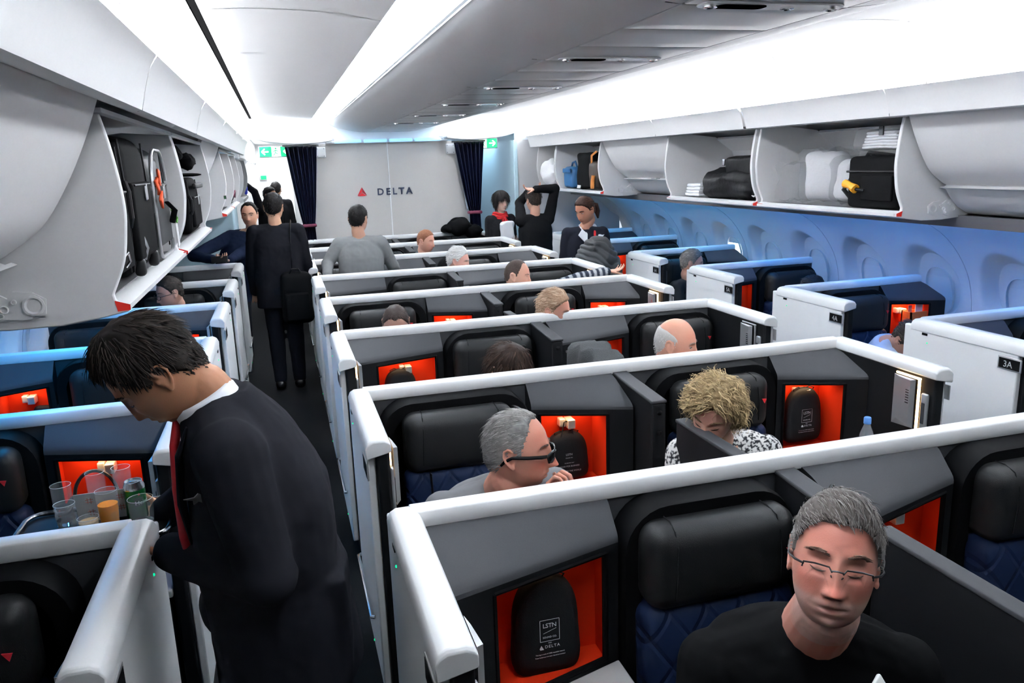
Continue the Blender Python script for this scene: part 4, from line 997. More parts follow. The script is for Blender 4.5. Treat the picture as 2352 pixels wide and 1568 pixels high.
def person(label, H, yaw, pitch=0, roll=0, face=None, skin=(0.50, 0.27, 0.19), parts=None, voxel=0.005, scale=1.0, clothes=(), group=None, seed=1, neck=None, neck_r=0.058, root_at=None):
    """one body mesh (head, neck, torso, limbs, hands) with hair, clothing and eyewear as children"""
    f = face or {}; rng = np.random.default_rng(seed)
    Mh = head_matrix(H, yaw, pitch, roll, scale)
    mb = MB(); nu, nv = (150, 120) if voxel < 0.0035 else (84, 64)
    D = sphere_dirs(nu, nv); P = head_surface(D, f); mb.add(P.tolist(), grid_faces(nu, nv))
    ear(mb, 1, f)
    k = len(mb.v); ear(mb, 1, f)
    for i in range(k, len(mb.v)): v = mb.v[i]; mb.v[i] = (-v[0], v[1], v[2])
    for i in range(len(mb.f)):
        if mb.f[i][0] >= k: mb.f[i] = mb.f[i][::-1]
    mb.xf(Mh)
    nb = Vector(neck)
    chain(mb, [Mh @ Vector((0, 0.022, -0.045)), Mh @ Vector((0, 0.030, -0.105)), nb], [0.056*scale, neck_r*0.95, neck_r*1.12], 18)
    if parts: parts(mb)
    me = fuse(mb, voxel, 2, 'person')
    me.materials.append(MATS['skin'])
    # pigment by place on the head; shade painted into mouth line, nostrils and sockets
    W = mesh_np(me); Mi = np.array(Mh.inverted()); L = W @ Mi[:3, :3].T+Mi[:3, 3]
    base = np.array(skin); C = np.tile(base, (len(W), 1))
    fr = sstep(-0.02, -0.06, L[:, 1]); near = np.linalg.norm(L*np.array([1, 1, 0.8]), axis=1) < 0.13
    def blend(c, w, amt):
        w = (w*amt)[:, None]; C[:] = C*(1-w)+np.array(c)*w
    red = base*np.array([1.08, 0.74, 0.72])
    blend(red, gs(np.abs(L[:, 0]), L[:, 2], 0.045, -0.030, 0.028, 0.022)*fr*near, 0.7*f.get('flush', 0.6))
    blend(red, gs(L[:, 0], L[:, 2], 0, -0.038, 0.016, 0.016)*fr*near, 0.8*f.get('flush', 0.6))
    blend(red*0.98, gs(np.abs(L[:, 0]), L[:, 2], 0.02, 0.055, 0.05, 0.03)*fr*near, 0.5*f.get('flush', 0.6))
    blend(f.get('lip', base*np.array([0.78, 0.50, 0.48])), gs(L[:, 0], L[:, 2], 0, -0.0715, 0.022, 0.0085)*fr*near, f.get('lipw', 0.75))
    blend(base*0.30, gs(L[:, 0], L[:, 2], 0, -0.0708, 0.024, 0.0019)*fr*near, 0.85)
    blend(base*0.25, gs(np.abs(L[:, 0]), L[:, 2], 0.0085, -0.0495, 0.0038, 0.0026)*fr*near, 0.85)
    blend(base*0.72, gs(np.abs(L[:, 0]), L[:, 2], 0.029, 0.006, 0.018, 0.012)*fr*near, 0.55)
    if 'stubble' in f:
        t = sstep(-0.048, -0.062, L[:, 2])*sstep(0.05, 0.0, L[:, 1])*near*(1-0.9*gs(L[:, 0], L[:, 2], 0, -0.0715, 0.02, 0.008)); blend(f['stubble'], t, f.get('stubw', 0.45))
    if 'lash' in f:
        blend(f['lash'], gs(np.abs(L[:, 0]), L[:, 2]+0.9*(np.abs(L[:, 0])-0.031)**2/0.015, 0.031, -0.0055, 0.014, 0.0020)*fr*near, 0.85)
    if f.get('scalp'):
        sm = sstep(-0.006, 0.008, hair_mask(L, HL[f['hair']['line']], HT[f['hair']['line']]))*(np.linalg.norm(L, axis=1) < 0.16); blend(f['scalp'], sm, f.get('scalpw', 0.5))
    set_col(me, np.clip(C, 0, 1))
    root = bpy.data.objects.new('person', me); col.objects.link(root)
    tag(root, label, 'person', group)
    if 'hair' in f: make_hair(Mh, f, root, rng)
    # brows
    if f.get('brows', True):
        bc = np.array(f.get('browc', f['hair']['col'] if 'hair' in f else (0.1, 0.07, 0.05)))
        for s in (-1, 1):
            b = MB(); cols = []; n = 46
            for i in range(n):
                u = i/n; xx = 0.014+0.034*u; zz = 0.0235+0.006*math.sin(u*2.4)-0.006*u*u+rng.normal(0, 0.0013)
                dd = np.array([[s*xx/0.0765, -0.75, zz/0.118]]); dd /= np.linalg.norm(dd)
                for _ in range(3):
                    p = head_surface(dd, f)[0]; dd = dd+np.array([[(s*xx-p[0])/0.0765, 0, (zz-p[2])/0.118]]); dd /= np.linalg.norm(dd)
                p = head_surface(dd, f)[0]+np.array([0, -0.0008, 0])
                o = len(b.v); b.tube([p, p+np.array([s*0.006, -0.001, 0.0015]), p+np.array([s*0.011, 0.0005, 0.0005])], [0.0009, 0.0008, 0.0003], 3)
                cols += [bc*rng.uniform(0.7, 1.3)]*(len(b.v)-o)
            b.xf(Mh); m2 = b.mesh('eyebrow', 'hair', angle=180); set_col(m2, np.clip(np.array(cols), 0, 1)[:len(m2.vertices)])
            o = bpy.data.objects.new('eyebrow', m2); col.objects.link(o); o.parent = root
    if 'lash' in f:
        b = MB()
        for s in (-1, 1):
            pts = []
            for u in np.linspace(-1, 1, 9):
                xx = s*(0.031+0.0135*u); zz = -0.0045-0.0035*(1-u*u)+0.0008*u
                dd = np.array([[xx/0.0765, -0.85, zz/0.118]]); dd /= np.linalg.norm(dd)
                for _ in range(4):
                    p = head_surface(dd, f)[0]; dd = dd+np.array([[(xx-p[0])/0.0765, 0, (zz-p[2])/0.118]]); dd /= np.linalg.norm(dd)
                pts.append(head_surface(dd, f)[0]+np.array([0, -0.0006, 0]))
            b.tube(pts, [0.0004, 0.0010, 0.0014, 0.0016, 0.0016, 0.0016, 0.0014, 0.0011, 0.0004], 6)
        b.xf(Mh).build('eyelashes', 'eye_dark', root, angle=180)
    if f.get('eyes'):
        b = MB()
        for s in (-1, 1):
            dd = np.array([[s*0.031/0.0765, -0.85, 0.003/0.118]]); dd /= np.linalg.norm(dd)
            for _ in range(3):
                p = head_surface(dd, f)[0]; dd = dd+np.array([[(s*0.031-p[0])/0.0765, 0, (0.003-p[2])/0.118]]); dd /= np.linalg.norm(dd)
            p = head_surface(dd, f)[0]
            b.ellipsoid((p[0], p[1]+0.0035, p[2]), (0.0125, 0.006, 0.0055*f['eyes']), 14, 10, mi=0)
            b.ellipsoid((p[0]+f.get('gaze', 0)*0.004, p[1]-0.0005, p[2]-0.0005), (0.0052, 0.0024, 0.0050*min(1, f['eyes'])), 12, 8, mi=1)
            b.tube([(p[0]-s*0.0125, p[1]+0.002, p[2]-0.0005), (p[0]-s*0.006, p[1]-0.0022, p[2]+0.0050*f['eyes']), (p[0]+s*0.004, p[1]-0.0020, p[2]+0.0055*f['eyes']), (p[0]+s*0.0135, p[1]+0.004, p[2]-0.0005)], 0.0011, 5, mi=1)
        b.xf(Mh).build('eyes', ['eye_white', 'eye_dark'], root, angle=180)
    for c in clothes: c(root)
    return root, Mh
def cloth(name, colour, fn, voxel=0.006, smooth=4, wr=0.004, wscale=14, var=0.25, label=None, pattern=None, stretch=(1, 1, 1)):
    """a garment: fn(mb) adds volumes, fused into one mesh, creased with noise"""
    def make(root):
        mb = MB(); fn(mb); me = fuse(mb, voxel, smooth, name); P = mesh_np(me)
        nrm = np.empty(len(P)*3); me.vertices.foreach_get('normal', nrm); nrm = nrm.reshape(-1, 3); d = np.zeros(len(P)); st = Vector(stretch)
        sc = np.array(stretch)
        for i in range(len(P)):
            q = Vector(P[i]*sc*wscale); d[i] = noise.noise(q)*0.7+(0.5-abs(noise.noise(q*2.1+Vector((5, 3, 1)))))*0.6
        set_np(me, P+nrm*(d*wr)[:, None]); me.materials.append(MATS['cloth'])
        base = np.array(colour); C = base[None]*(1+var*np.clip(d, -1, 1)[:, None]*0.5)
        if pattern: C = pattern(P, C)
        set_col(me, np.clip(C, 0, 1)); o = bpy.data.objects.new(name, me); col.objects.link(o); o.parent = root
        if label: o['label'] = label
        return o
    return make
def seated(H, yaw, lean=0.0, pelvis=None, wide=1.0, body_yaw=None, neck_off=(0, 0.035, -0.165)):
    """joints of a seated figure whose head centre is H"""
    by = yaw if body_yaw is None else body_yaw
    Rz = Matrix.Rotation(R(by), 3, 'Z'); fw = Rz @ Vector((0, -1, 0)); rt = Rz @ Vector((-1, 0, 0)); H = Vector(H)
    J = dict(fw=fw, rt=rt); J['neck'] = H+Rz @ Vector(neck_off)
    pel = Vector(pelvis) if pelvis else Vector((J['neck'].x, J['neck'].y, 0))-fw*(0.02+lean)
    pel.z = 0.55 if not pelvis else pel.z; J['pel'] = pel
    ch = J['neck']+(pel-J['neck'])*0.30; J['chest'] = ch
    top = J['neck']+(pel-J['neck'])*0.14
    J['sl'] = top-rt*0.175*wide; J['sr'] = top+rt*0.175*wide
    J['el'] = J['sl']+Vector((0, 0, -0.27))+fw*0.08-rt*0.05; J['er'] = J['sr']+Vector((0, 0, -0.27))+fw*0.08+rt*0.05
    J['wl'] = J['el']+fw*0.22+rt*0.08+Vector((0, 0, -0.03)); J['wr'] = J['er']+fw*0.22-rt*0.08+Vector((0, 0, -0.03))
    for n, s in (('l', -1), ('r', 1)):
        J['h'+n] = pel+rt*0.09*s; J['k'+n] = pel+rt*0.11*s+fw*0.38+Vector((0, 0, 0.0)); J['a'+n] = J['k'+n]+Vector((0, 0, -0.44)); J['a'+n].z = 0.09
    return J
def body_parts(J, s=1.0, hands=True, curl=0.5):
    def fn(mb):
        torso(mb, [J['pel'], J['pel']+(J['neck']-J['pel'])*0.35, J['chest'], J['neck']-(J['neck']-J['pel'])*0.10, J['neck']], [0.15*s, 0.145*s, 0.155*s, 0.13*s, 0.06], [0.095*s, 0.10*s, 0.105*s, 0.075*s, 0.055], J['rt'])
        for n in 'lr':
            chain(mb, [J['s'+n], J['e'+n], J['w'+n]], [0.046*s, 0.037*s, 0.026*s])
            chain(mb, [J['h'+n], J['k'+n], J['a'+n]], [0.072*s, 0.052*s, 0.036*s])
            capsule(mb, J['a'+n]-Vector((0, 0, 0.045)), 0.036, J['a'+n]+J['fw']*0.15-Vector((0, 0, 0.055)), 0.028)
            if hands:
                d = (J['w'+n]-J['e'+n]).normalized(); hd = J.get('hd'+n, d); hn = J.get('hn'+n, Vector((0, 0, 1)))
                hand(mb, J['w'+n], hd, hn, 1.0, J.get('hc'+n, curl), -1 if n == 'r' else 1)
    return fn
def shirt_fn(J, s=1.0, sleeve='long', fat=1.0, hem=0.04, shoulder=1.0, belly=1.0, nk=0.075):
    def fn(mb):
        pl = J['pel']-(J['neck']-J['pel']).normalized()*hem
        torso(mb, [pl, J['pel']+(J['neck']-J['pel'])*0.3, J['chest'], J['neck']-(J['neck']-J['pel'])*0.13, J['neck']-(J['neck']-J['pel'])*0.035], [0.19*s*fat, 0.185*s*fat, 0.19*s, 0.165*s*shoulder, nk*s], [0.135*s*belly, 0.14*s*belly, 0.128*s, 0.095*s, nk*0.95*s], J['rt'])
        for n in 'lr':
            a, b, c = J['s'+n], J['e'+n], J['w'+n]
            capsule(mb, J['neck']-(J['neck']-J['pel'])*0.10, 0.075*s, a, 0.064*s)
            if sleeve == 'long': chain(mb, [a, b, c+(b-c).normalized()*0.015], [0.066*s, 0.052*s, 0.041*s])
            else: capsule(mb, a, 0.068*s, a+(b-a)*0.75, 0.060*s)
    return fn
def trouser_fn(J, s=1.0):
    def fn(mb):
        mb.ellipsoid(J['pel'], (0.17*s, 0.15*s, 0.12*s))
        for n in 'lr': chain(mb, [J['h'+n], J['k'+n], J['a'+n]+Vector((0, 0, 0.01))], [0.092*s, 0.070*s, 0.056*s])
    return fn
def shoe_part(J):
    def make(root):
        for n in 'lr':
            m = MB(); a = J['a'+n]; a = Vector((a.x, a.y, 0)); f = Vector((J['fw'].x, J['fw'].y, 0)).normalized(); c = a+f*0.07
            M = Matrix.Translation(c+Vector((0, 0, 0.045))) @ Matrix.Rotation(math.atan2(-f.x, f.y), 4, 'Z')
            m.rbox((0, 0, 0), (0.095, 0.28, 0.09), 0.04, 4); m.xf(M); m.build('shoe', 'frame_black', root)
    return make
def collar_ring(nm, mt, C, up, rx, ry, h, right, th=0.006, front_gap=0.0):
    pass
V = Vector
def glasses_parts(root, Mh, f, kind='half'):
    """eyewear in head space; a child of the person"""
    g = MB(); ln = MB()
    y0 = -0.108; zc = -0.006; lw = 0.0235
    for s in (-1, 1):
        cx = s*0.0325
        out = [(cx+s*0.024, 0.011), (cx+s*0.005, 0.0135), (cx-s*0.018, 0.0125), (cx-s*0.0235, 0.004), (cx-s*0.019, -0.012), (cx, -0.017), (cx+s*0.020, -0.012), (cx+s*0.0255, 0.002)]
        yy = lambda x: y0+0.012*(abs(x)/0.055)**2
        loop = [(x, yy(x), zc+z) for x, z in out]
        if kind == 'half': g.tube(loop[7:]+loop[:4], 0.0016, 6)
        elif kind == 'sun': g.tube(loop+loop[:2], [0.0034]*10, 6); 
        else: g.tube(loop+loop[:2], 0.0019, 6)
        ln.add([(x, yy(x), zc+z) for x, z in out]+[(x, yy(x)+0.0015, zc+z) for x, z in out], [list(range(8)), list(range(8, 16))[::-1]])
        t = 0.0035 if kind == 'sun' else 0.0014
        g.tube([(s*0.056, yy(0.056), zc+0.008), (s*0.071, y0+0.03, zc+0.009), (s*0.080, -0.04, zc+0.008), (s*0.0815, 0.008, zc+0.006), (s*0.078, 0.03, zc-0.008), (s*0.074, 0.042, zc-0.022)], [t, t*1.15, t*1.1, t, t, t*0.8], 6, flat=1.5)
        if kind != 'sun': g.tube([(cx-s*0.0225, yy(cx), zc-0.002), (s*0.0085, y0+0.010, zc-0.006)], 0.0012, 5)
    g.tube([(-0.010, y0-0.001, zc+0.007), (0, y0-0.003, zc+0.0085), (0.010, y0-0.001, zc+0.007)], 0.0030 if kind == 'sun' else 0.0016, 6)
    fr = g.xf(Mh).build('glasses', 'frame_metal' if kind == 'half' else 'frame_black', root)
    ln.xf(Mh).build('lens', 'lens_dark' if kind == 'sun' else 'lens_clear', fr, smooth=False)
    return fr
BLACK = (0.014, 0.014, 0.016); NAVY = (0.012, 0.015, 0.028)
# --- man in the black shirt, nearest
H = V((0.950, 1.150, 1.222))
J = seated(H, -22, 0.10, pelvis=(1.02, 1.42, 0.53), wide=1.10, neck_off=(-0.01, 0.06, -0.185))
for n_ in 'lr': J['s'+n_].z -= 0.045
f = dict(brow=0.5, lip=(0.34, 0.12, 0.10), wide=0.94, jaw=0.10, jowl=0.6, chin=1.25, nose=1.05, flush=1.0, stubble=(0.50, 0.40, 0.36), stubw=0.45, lash=(0.06, 0.03, 0.02), lipw=0.8, browc=(0.24, 0.15, 0.115), scalp=(0.28, 0.22, 0.2), scalpw=0.35,
         hair=dict(line='full', col=(0.075, 0.062, 0.055), alt=(0.24, 0.22, 0.205), side=(0.21, 0.20, 0.19), mix=0.32, thick=0.012, n=4200, len=0.034, flow='front', mess=0.16, w=0.0012, lift=0.14, drop=0.20, grav=0.02, noise=0.003))
f['scalp'] = None
pb, Mh = person('seated man in black shirt and half-rim glasses, grey hair, looking down', H, -36, -15, 5, f, (0.56, 0.255, 0.19), body_parts(J, 1.08), voxel=0.0024, scale=1.03, neck=J['neck'], neck_r=0.066, seed=3,
    clothes=[cloth('t_shirt', (0.0055, 0.0055, 0.006), shirt_fn(J, 1.12, 'short', 1.12, shoulder=1.1, nk=0.070), 0.006, 5, 0.006, 9), cloth('trousers', (0.02, 0.025, 0.04), trouser_fn(J, 1.05), 0.01, 3, 0.004), shoe_part(J)])
glasses_parts(pb, Mh, f, 'half')
# --- man in sunglasses, chin on hand
H = V((0.630, 2.185, 1.122))
J = seated(H, 30, 0.10, pelvis=(0.62, 2.62, 0.54), wide=1.1, body_yaw=10, neck_off=(-0.02, 0.075, -0.16))
J['el'] = V((0.80, 2.08, 0.72)); J['wl'] = V((0.712, 2.070, 0.965)); J['hdl'] = V((-0.05, 0.30, 0.9)); J['hnl'] = V((0.75, -0.65, 0.1)); J['hcl'] = [0.9, 1.0, 1.0, 1.0]
f = dict(wide=1.0, jaw=0.18, jowl=1.0, nose=1.25, flush=0.9, chin=0.8, browc=(0.12, 0.09, 0.08),
         hair=dict(line='high', col=(0.11, 0.105, 0.10), alt=(0.36, 0.34, 0.32), side=(0.24, 0.23, 0.22), mix=0.45, thick=0.005, n=2400, len=0.036, flow='back', mess=0.16, w=0.0012, lift=0.14, noise=0.003))
pb, Mh = person('seated man in black sunglasses resting his chin on his hand', H, 66, 2, 2, f, (0.52, 0.235, 0.165), body_parts(J, 1.06), voxel=0.0034, scale=1.02, neck=J['neck'], neck_r=0.068, seed=4,
    clothes=[cloth('t_shirt', (0.13, 0.13, 0.135), shirt_fn(J, 1.12, 'short', 1.1, nk=0.075), 0.007, 5, 0.006, 10, var=0.5), cloth('trousers', (0.03, 0.035, 0.05), trouser_fn(J), 0.01, 3), shoe_part(J)])
glasses_parts(pb, Mh, f, 'sun')
# --- woman with curly blonde hair, head bowed
H = V((1.318, 2.205, 1.120))
H = V((1.462, 2.46, 1.055))
J = seated(H, -30, 0.08, pelvis=(1.72, 2.66, 0.53), wide=0.92, body_yaw=-15, neck_off=(0.05, 0.075, -0.145))
f = dict(wide=0.95, jaw=0.26, nose=0.9, flush=0.6, chin=0.8, browc=(0.2, 0.13, 0.07), lash=(0.08, 0.04, 0.03),
         hair=dict(line='fringe', col=(0.16, 0.105, 0.05), alt=(0.62, 0.46, 0.25), mix=0.45, thick=0.022, vol=0.016, long=1, n=4200, len=0.080, flow='side', mess=0.30, w=0.0017, lift=0.16, drop=0.12, curl=0.008, noise=0.009, nscale=45, grav=0.16))
f['hair']['line'] = 'full'
def flower(P, C):
    d = np.array([noise.noise(V(p)*95) for p in P]); k = (d > 0.08)
    C = C.copy(); C[k] = (0.03, 0.03, 0.035); return C
person('woman with curly blonde hair and black patterned white top, head bowed', H, -50, 24, 8, f, (0.56, 0.30, 0.225), body_parts(J, 0.92), voxel=0.0045, scale=1.0, neck=J['neck'], neck_r=0.052, seed=5,
    clothes=[cloth('blouse', (0.62, 0.60, 0.58), shirt_fn(J, 0.98, 'long', 1.0), 0.005, 4, 0.005, 12, var=0.1, pattern=flower), cloth('trousers', BLACK, trouser_fn(J, 0.95), 0.01, 3), shoe_part(J)])
# --- bald man
H = V((1.735, 3.275, 1.115))
J = seated(H, 20, 0.08, pelvis=(1.66, 3.80, 0.53), body_yaw=5)
f = dict(wide=1.02, jaw=0.2, nose=1.15, flush=0.7, eyes=0.7, gaze=1, jowl=0.8, browc=(0.35, 0.3, 0.27), stubble=(0.5, 0.45, 0.42), stubw=0.4,
         hair=dict(line='bald', col=(0.42, 0.40, 0.38), alt=(0.6, 0.58, 0.56), thick=0.004, n=350, len=0.014, flow='down', w=0.0013, noise=0.001))
person('bald man with a white fringe turned to the windows', H, 52, 10, 0, f, (0.60, 0.30, 0.21), body_parts(J), voxel=0.0045, neck=J['neck'], seed=6,
    clothes=[cloth('shirt', (0.05, 0.06, 0.09), shirt_fn(J), 0.008, 4), cloth('trousers', (0.03, 0.03, 0.035), trouser_fn(J), 0.012, 3), shoe_part(J)])
# --- seated heads farther back
def sitter(label, H, yaw, pitch, roll, seat_xy, hair, skin, shirt, seed, wide=1.0, fat=1.0, face=None, trousers=(0.02, 0.022, 0.03), extra=None, sleeve='long', by=None, shirt_pat=None, scale=1.0, Jmod=None, kids=None):
    H = V(H); J = seated(H, yaw*0.3, 0.06, pelvis=(seat_xy[0], seat_xy[1]-0.34, 0.53), wide=wide, body_yaw=yaw*0.3 if by is None else by)
    if Jmod: Jmod(J)
    f = dict(jaw=0.2, flush=0.5, hair=hair); f.update(face or {})
    return person(label, H, yaw, pitch, roll, f, skin, body_parts(J, wide), voxel=0.006, neck=J['neck'], seed=seed, scale=scale,
        clothes=[cloth('shirt', shirt, shirt_fn(J, wide, sleeve, fat), 0.009, 3, 0.005, 11, pattern=shirt_pat), cloth('trousers', trousers, trouser_fn(J, wide), 0.014, 2), shoe_part(J)])+(J,)
hk = lambda c, a, **k: dict(dict(line='full', col=c, alt=a, thick=0.012, n=420, len=0.034, flow='back', w=0.0030, mix=0.3), **k)
sitter('low dark-brown head with a hair slide at a black headrest', (0.945, 3.42, 1.035), 40, 32, 0, (1.08, ROWY[2]), hk((0.018, 0.010, 0.008), (0.06, 0.035, 0.024), long=1, line='fringe', len=0.06, vol=0.006, flow='whorl', n=700), (0.42, 0.24, 0.17), (0.05, 0.04, 0.05), 11)
sitter('reddish-grey head with hair combed straight back', (1.512, 4.38, 1.105), 55, 14, 0, (1.80, ROWY[3]), hk((0.26, 0.15, 0.09), (0.52, 0.38, 0.27), mix=0.5, n=700, len=0.045), (0.55, 0.28, 0.2), (0.2, 0.1, 0.08), 12)
sitter('bowed head with thinning dark hair showing the crown', (0.605, 4.66, 1.050), -10, 42, 0, (0.61, ROWY[3]), hk((0.03, 0.022, 0.02), (0.11, 0.08, 0.07), line='high', thick=0.005, n=300, flow='whorl', w=0.0016), (0.42, 0.24, 0.18), (0.04, 0.04, 0.05), 13)
def stripes(P, C):
    C = C.copy(); k = (np.sin(P[:, 0]*2*math.pi/0.052) > 0.15); C[k] = (0.30, 0.31, 0.32); return C
def reach(J):
    J['sl'] = V((1.90, 5.72, 0.985)); J['el'] = V((2.16, 5.66, 1.075)); J['wl'] = V((2.43, 5.73, 1.105)); J['hdl'] = V((1, 0.15, 0.02)); J['hnl'] = V((0, 0, 1)); J['hcl'] = 0.35
sitter('man with shaved hair and striped sleeve stretched along the suite edge', (1.665, 5.64, 1.140), 58, 8, 0, (1.66, ROWY[4]), hk((0.045, 0.03, 0.025), (0.12, 0.09, 0.08), line='high', thick=0.002, n=260, len=0.008, w=0.0012, noise=0.0005), (0.52, 0.29, 0.21), (0.025, 0.03, 0.045), 14, shirt_pat=stripes, Jmod=reach)
sitter('man with white swept hair and dark glasses facing the windows', (1.502, 6.95, 1.120), 62, 12, 0, (1.80, ROWY[5]), hk((0.50, 0.49, 0.47), (0.75, 0.74, 0.72), mix=0.5, n=500, len=0.05), (0.60, 0.34, 0.27), (0.1, 0.1, 0.12), 15)
sitter('top of a short ginger head near the bulkhead', (1.487, 8.50, 1.165), 50, 10, 0, (1.60, 9.10), hk((0.22, 0.09, 0.05), (0.36, 0.18, 0.11), n=300, len=0.02, thick=0.007), (0.58, 0.30, 0.22), (0.1, 0.1, 0.1), 16)
r = sitter('man with grey hair in charcoal top in the suite numbered 6A', (3.50, 6.32, 1.035), 62, 8, 0, (3.67, 6.91), hk((0.09, 0.085, 0.08), (0.30, 0.29, 0.28), n=600, len=0.03), (0.40, 0.22, 0.17), (0.022, 0.024, 0.028), 17)
sitter('man with slick dark hair bent forward in the suite numbered 4A', (3.70, 3.94, 0.800), 5, 55, 0, (3.67, 4.50), hk((0.022, 0.018, 0.016), (0.09, 0.07, 0.06), n=700, len=0.05), (0.46, 0.24, 0.18), (0.36, 0.45, 0.62), 18, Jmod=lambda J: J.update(neck=V((3.68, 4.06, 0.76))))
r = sitter('man in black glasses under the open bin at left', (-0.865, 6.44, 1.090), -62, 12, 0, (-0.88, 6.89), hk((0.022, 0.018, 0.016), (0.08, 0.06, 0.05), n=420, len=0.022, thick=0.010), (0.48, 0.26, 0.19), (0.03, 0.03, 0.04), 19)
glasses_parts(r[0], r[1], {}, 'full')
sitter('dark low head against the seat in the suite numbered 5A', (3.97, 5.26, 0.90), 20, 25, 0, (4.00, 5.70), hk((0.015, 0.013, 0.013), (0.05, 0.045, 0.04), n=260), (0.35, 0.2, 0.15), (0.02, 0.02, 0.03), 20)

# --- steward bending over the left suite
H = V((-0.305, 1.880, 1.545))
J = dict(fw=V((-1, 0, 0)), rt=V((0, 1, 0)), neck=V((-0.185, 1.90, 1.452)), chest=V((-0.135, 1.90, 1.29)), pel=V((-0.115, 1.92, 0.93)))
J['sl'] = V((-0.155, 1.735, 1.375)); J['sr'] = V((-0.185, 2.075, 1.385)); J['el'] = V((-0.100, 1.680, 1.105)); J['wl'] = V((-0.340, 1.960, 1.068)); J['er'] = V((-0.22, 2.22, 1.16)); J['wr'] = V((-0.40, 2.32, 1.02))
J['hdl'] = V((-0.06, 1.0, -0.02)); J['hnl'] = V((0.3, 0.0, -0.9)); J['hcl'] = [0.55]*4; J['hdr'] = V((-0.9, 0.2, -0.05)); J['hnr'] = V((0, 0.3, -0.9)); J['hcr'] = [0.3]*4
for n, s in (('l', -1), ('r', 1)):
    J['h'+n] = J['pel']+V((0, 0.09*s, -0.02)); J['k'+n] = V((-0.14, 1.92+0.10*s, 0.49)); J['a'+n] = V((-0.10, 1.92+0.10*s, 0.09))
f = dict(wide=1.03, jaw=0.2, nose=0.75, flush=0.25, chin=0.8, browc=(0.02, 0.015, 0.012), jowl=0.7, lash=(0.05, 0.03, 0.02),
         hair=dict(line='full', col=(0.010, 0.008, 0.007), alt=(0.055, 0.042, 0.034), mix=0.22, thick=0.020, n=3000, len=0.040, flow='whorl', mess=0.20, w=0.0019, lift=0.14, noise=0.004))
def jacket_fn(mb):
    P = [V((-0.075, 1.915, 0.74)), V((-0.085, 1.915, 0.88)), V((-0.105, 1.91, 1.02)), V((-0.110, 1.905, 1.20)), V((-0.150, 1.90, 1.35)), V((-0.188, 1.90, 1.462))]
    torso(mb, P, [0.215, 0.205, 0.19, 0.205, 0.185, 0.085], [0.180, 0.175, 0.165, 0.168, 0.130, 0.085], J['rt'])
    capsule(mb, V((-0.175, 1.86, 1.40)), 0.085, J['sl'], 0.078); capsule(mb, V((-0.185, 1.94, 1.40)), 0.085, J['sr'], 0.078)
    for n in 'lr': chain(mb, [J['s'+n], J['e'+n], J['w'+n]+(J['e'+n]-J['w'+n]).normalized()*0.02], [0.082, 0.066, 0.053])
    # vent flap swinging out behind
    mb.loft([[V((0.02+a, 1.76+b*0.28, z)) for a, b in ((0, 0), (0.045, 0.0), (0.06, 0.5), (0.045, 1), (0, 1))] for a0, z in ((0, 1.02),)]+[[V((0.075+a, 1.755+b*0.29, 0.86)) for a, b in ((-0.06, 0), (0.0, 0), (0.015, 0.5), (0.0, 1), (-0.06, 1))]]+[[V((0.075+a, 1.755+b*0.29, 0.735)) for a, b in ((-0.08, 0), (-0.01, 0), (0.0, 0.5), (-0.01, 1), (-0.08, 1))]])
def shirt_collar(root):
    m = MB(); n = 22; up = (J['neck']-J['chest']).normalized()
    c = V((-0.205, 1.895, 1.455)); ax = V((-0.45, 0, 0.89)).normalized(); u = V((0, 1, 0)); w = ax.cross(u)
    R0 = []
    for rr, hh in ((0.074, -0.040), (0.072, 0.012), (0.066, 0.022), (0.062, 0.0)):
        R0.append([c+u*math.cos(2*math.pi*i/n)*rr+w*math.sin(2*math.pi*i/n)*rr*1.06+ax*hh for i in range(n)])
    m.loft(R0, cap=False); o = m.build('shirt_collar', 'collar_white', root, angle=180)
def tie(root):
    m = MB(); pts = [V((-0.272, 1.885, 1.425)), V((-0.282, 1.86, 1.37)), V((-0.286, 1.85, 1.27)), V((-0.284, 1.85, 1.15)), V((-0.270, 1.86, 1.03))]
    m.tube(pts, [0.010, 0.011, 0.012, 0.013, 0.012], 14, flat=1.0); m.build('necktie', 'tie_red', root)
mat('collar_white', (0.72, 0.74, 0.78), 0.7); mat('tie_red', (0.38, 0.008, 0.014), 0.55); mat('pin_metal', (0.5, 0.47, 0.44), 0.3, metal=0.7)
def wing_pin(root):
    m = MB(); M = Matrix.Translation((-0.232, 1.742, 1.285)) @ Matrix.Rotation(R(20), 4, 'Z') @ Matrix.Rotation(R(8), 4, 'Y')
    pts = [(-0.030, 0.0), (-0.008, 0.002), (0.0, 0.010), (0.010, 0.006), (0.034, 0.018), (0.018, -0.004), (0.020, -0.016), (0.002, -0.008), (-0.008, -0.014), (-0.010, -0.004)]
    m.prism([(a, b) for a, b in pts], 'y', -0.004, 0.0); m.xf(M); m.build('wing_badge', 'pin_metal', root, fixn=True)
def lapel(root):
    m = MB()
    for s in (-1, 1):
        p = [V((-0.245, 1.895+0.080*s, 1.425)), V((-0.270, 1.89+0.075*s, 1.36)), V((-0.274, 1.885+0.085*s, 1.26)), V((-0.268, 1.885+0.03*s, 1.10))]
        m.tube(p, [0.008, 0.022, 0.026, 0.008], 8, flat=0.35)
    m.build('lapel', 'suit_navy', root)
mat('suit_navy', (0.007, 0.0075, 0.0105), 0.8, spec=0.15, bump=0.1, bscale=800)
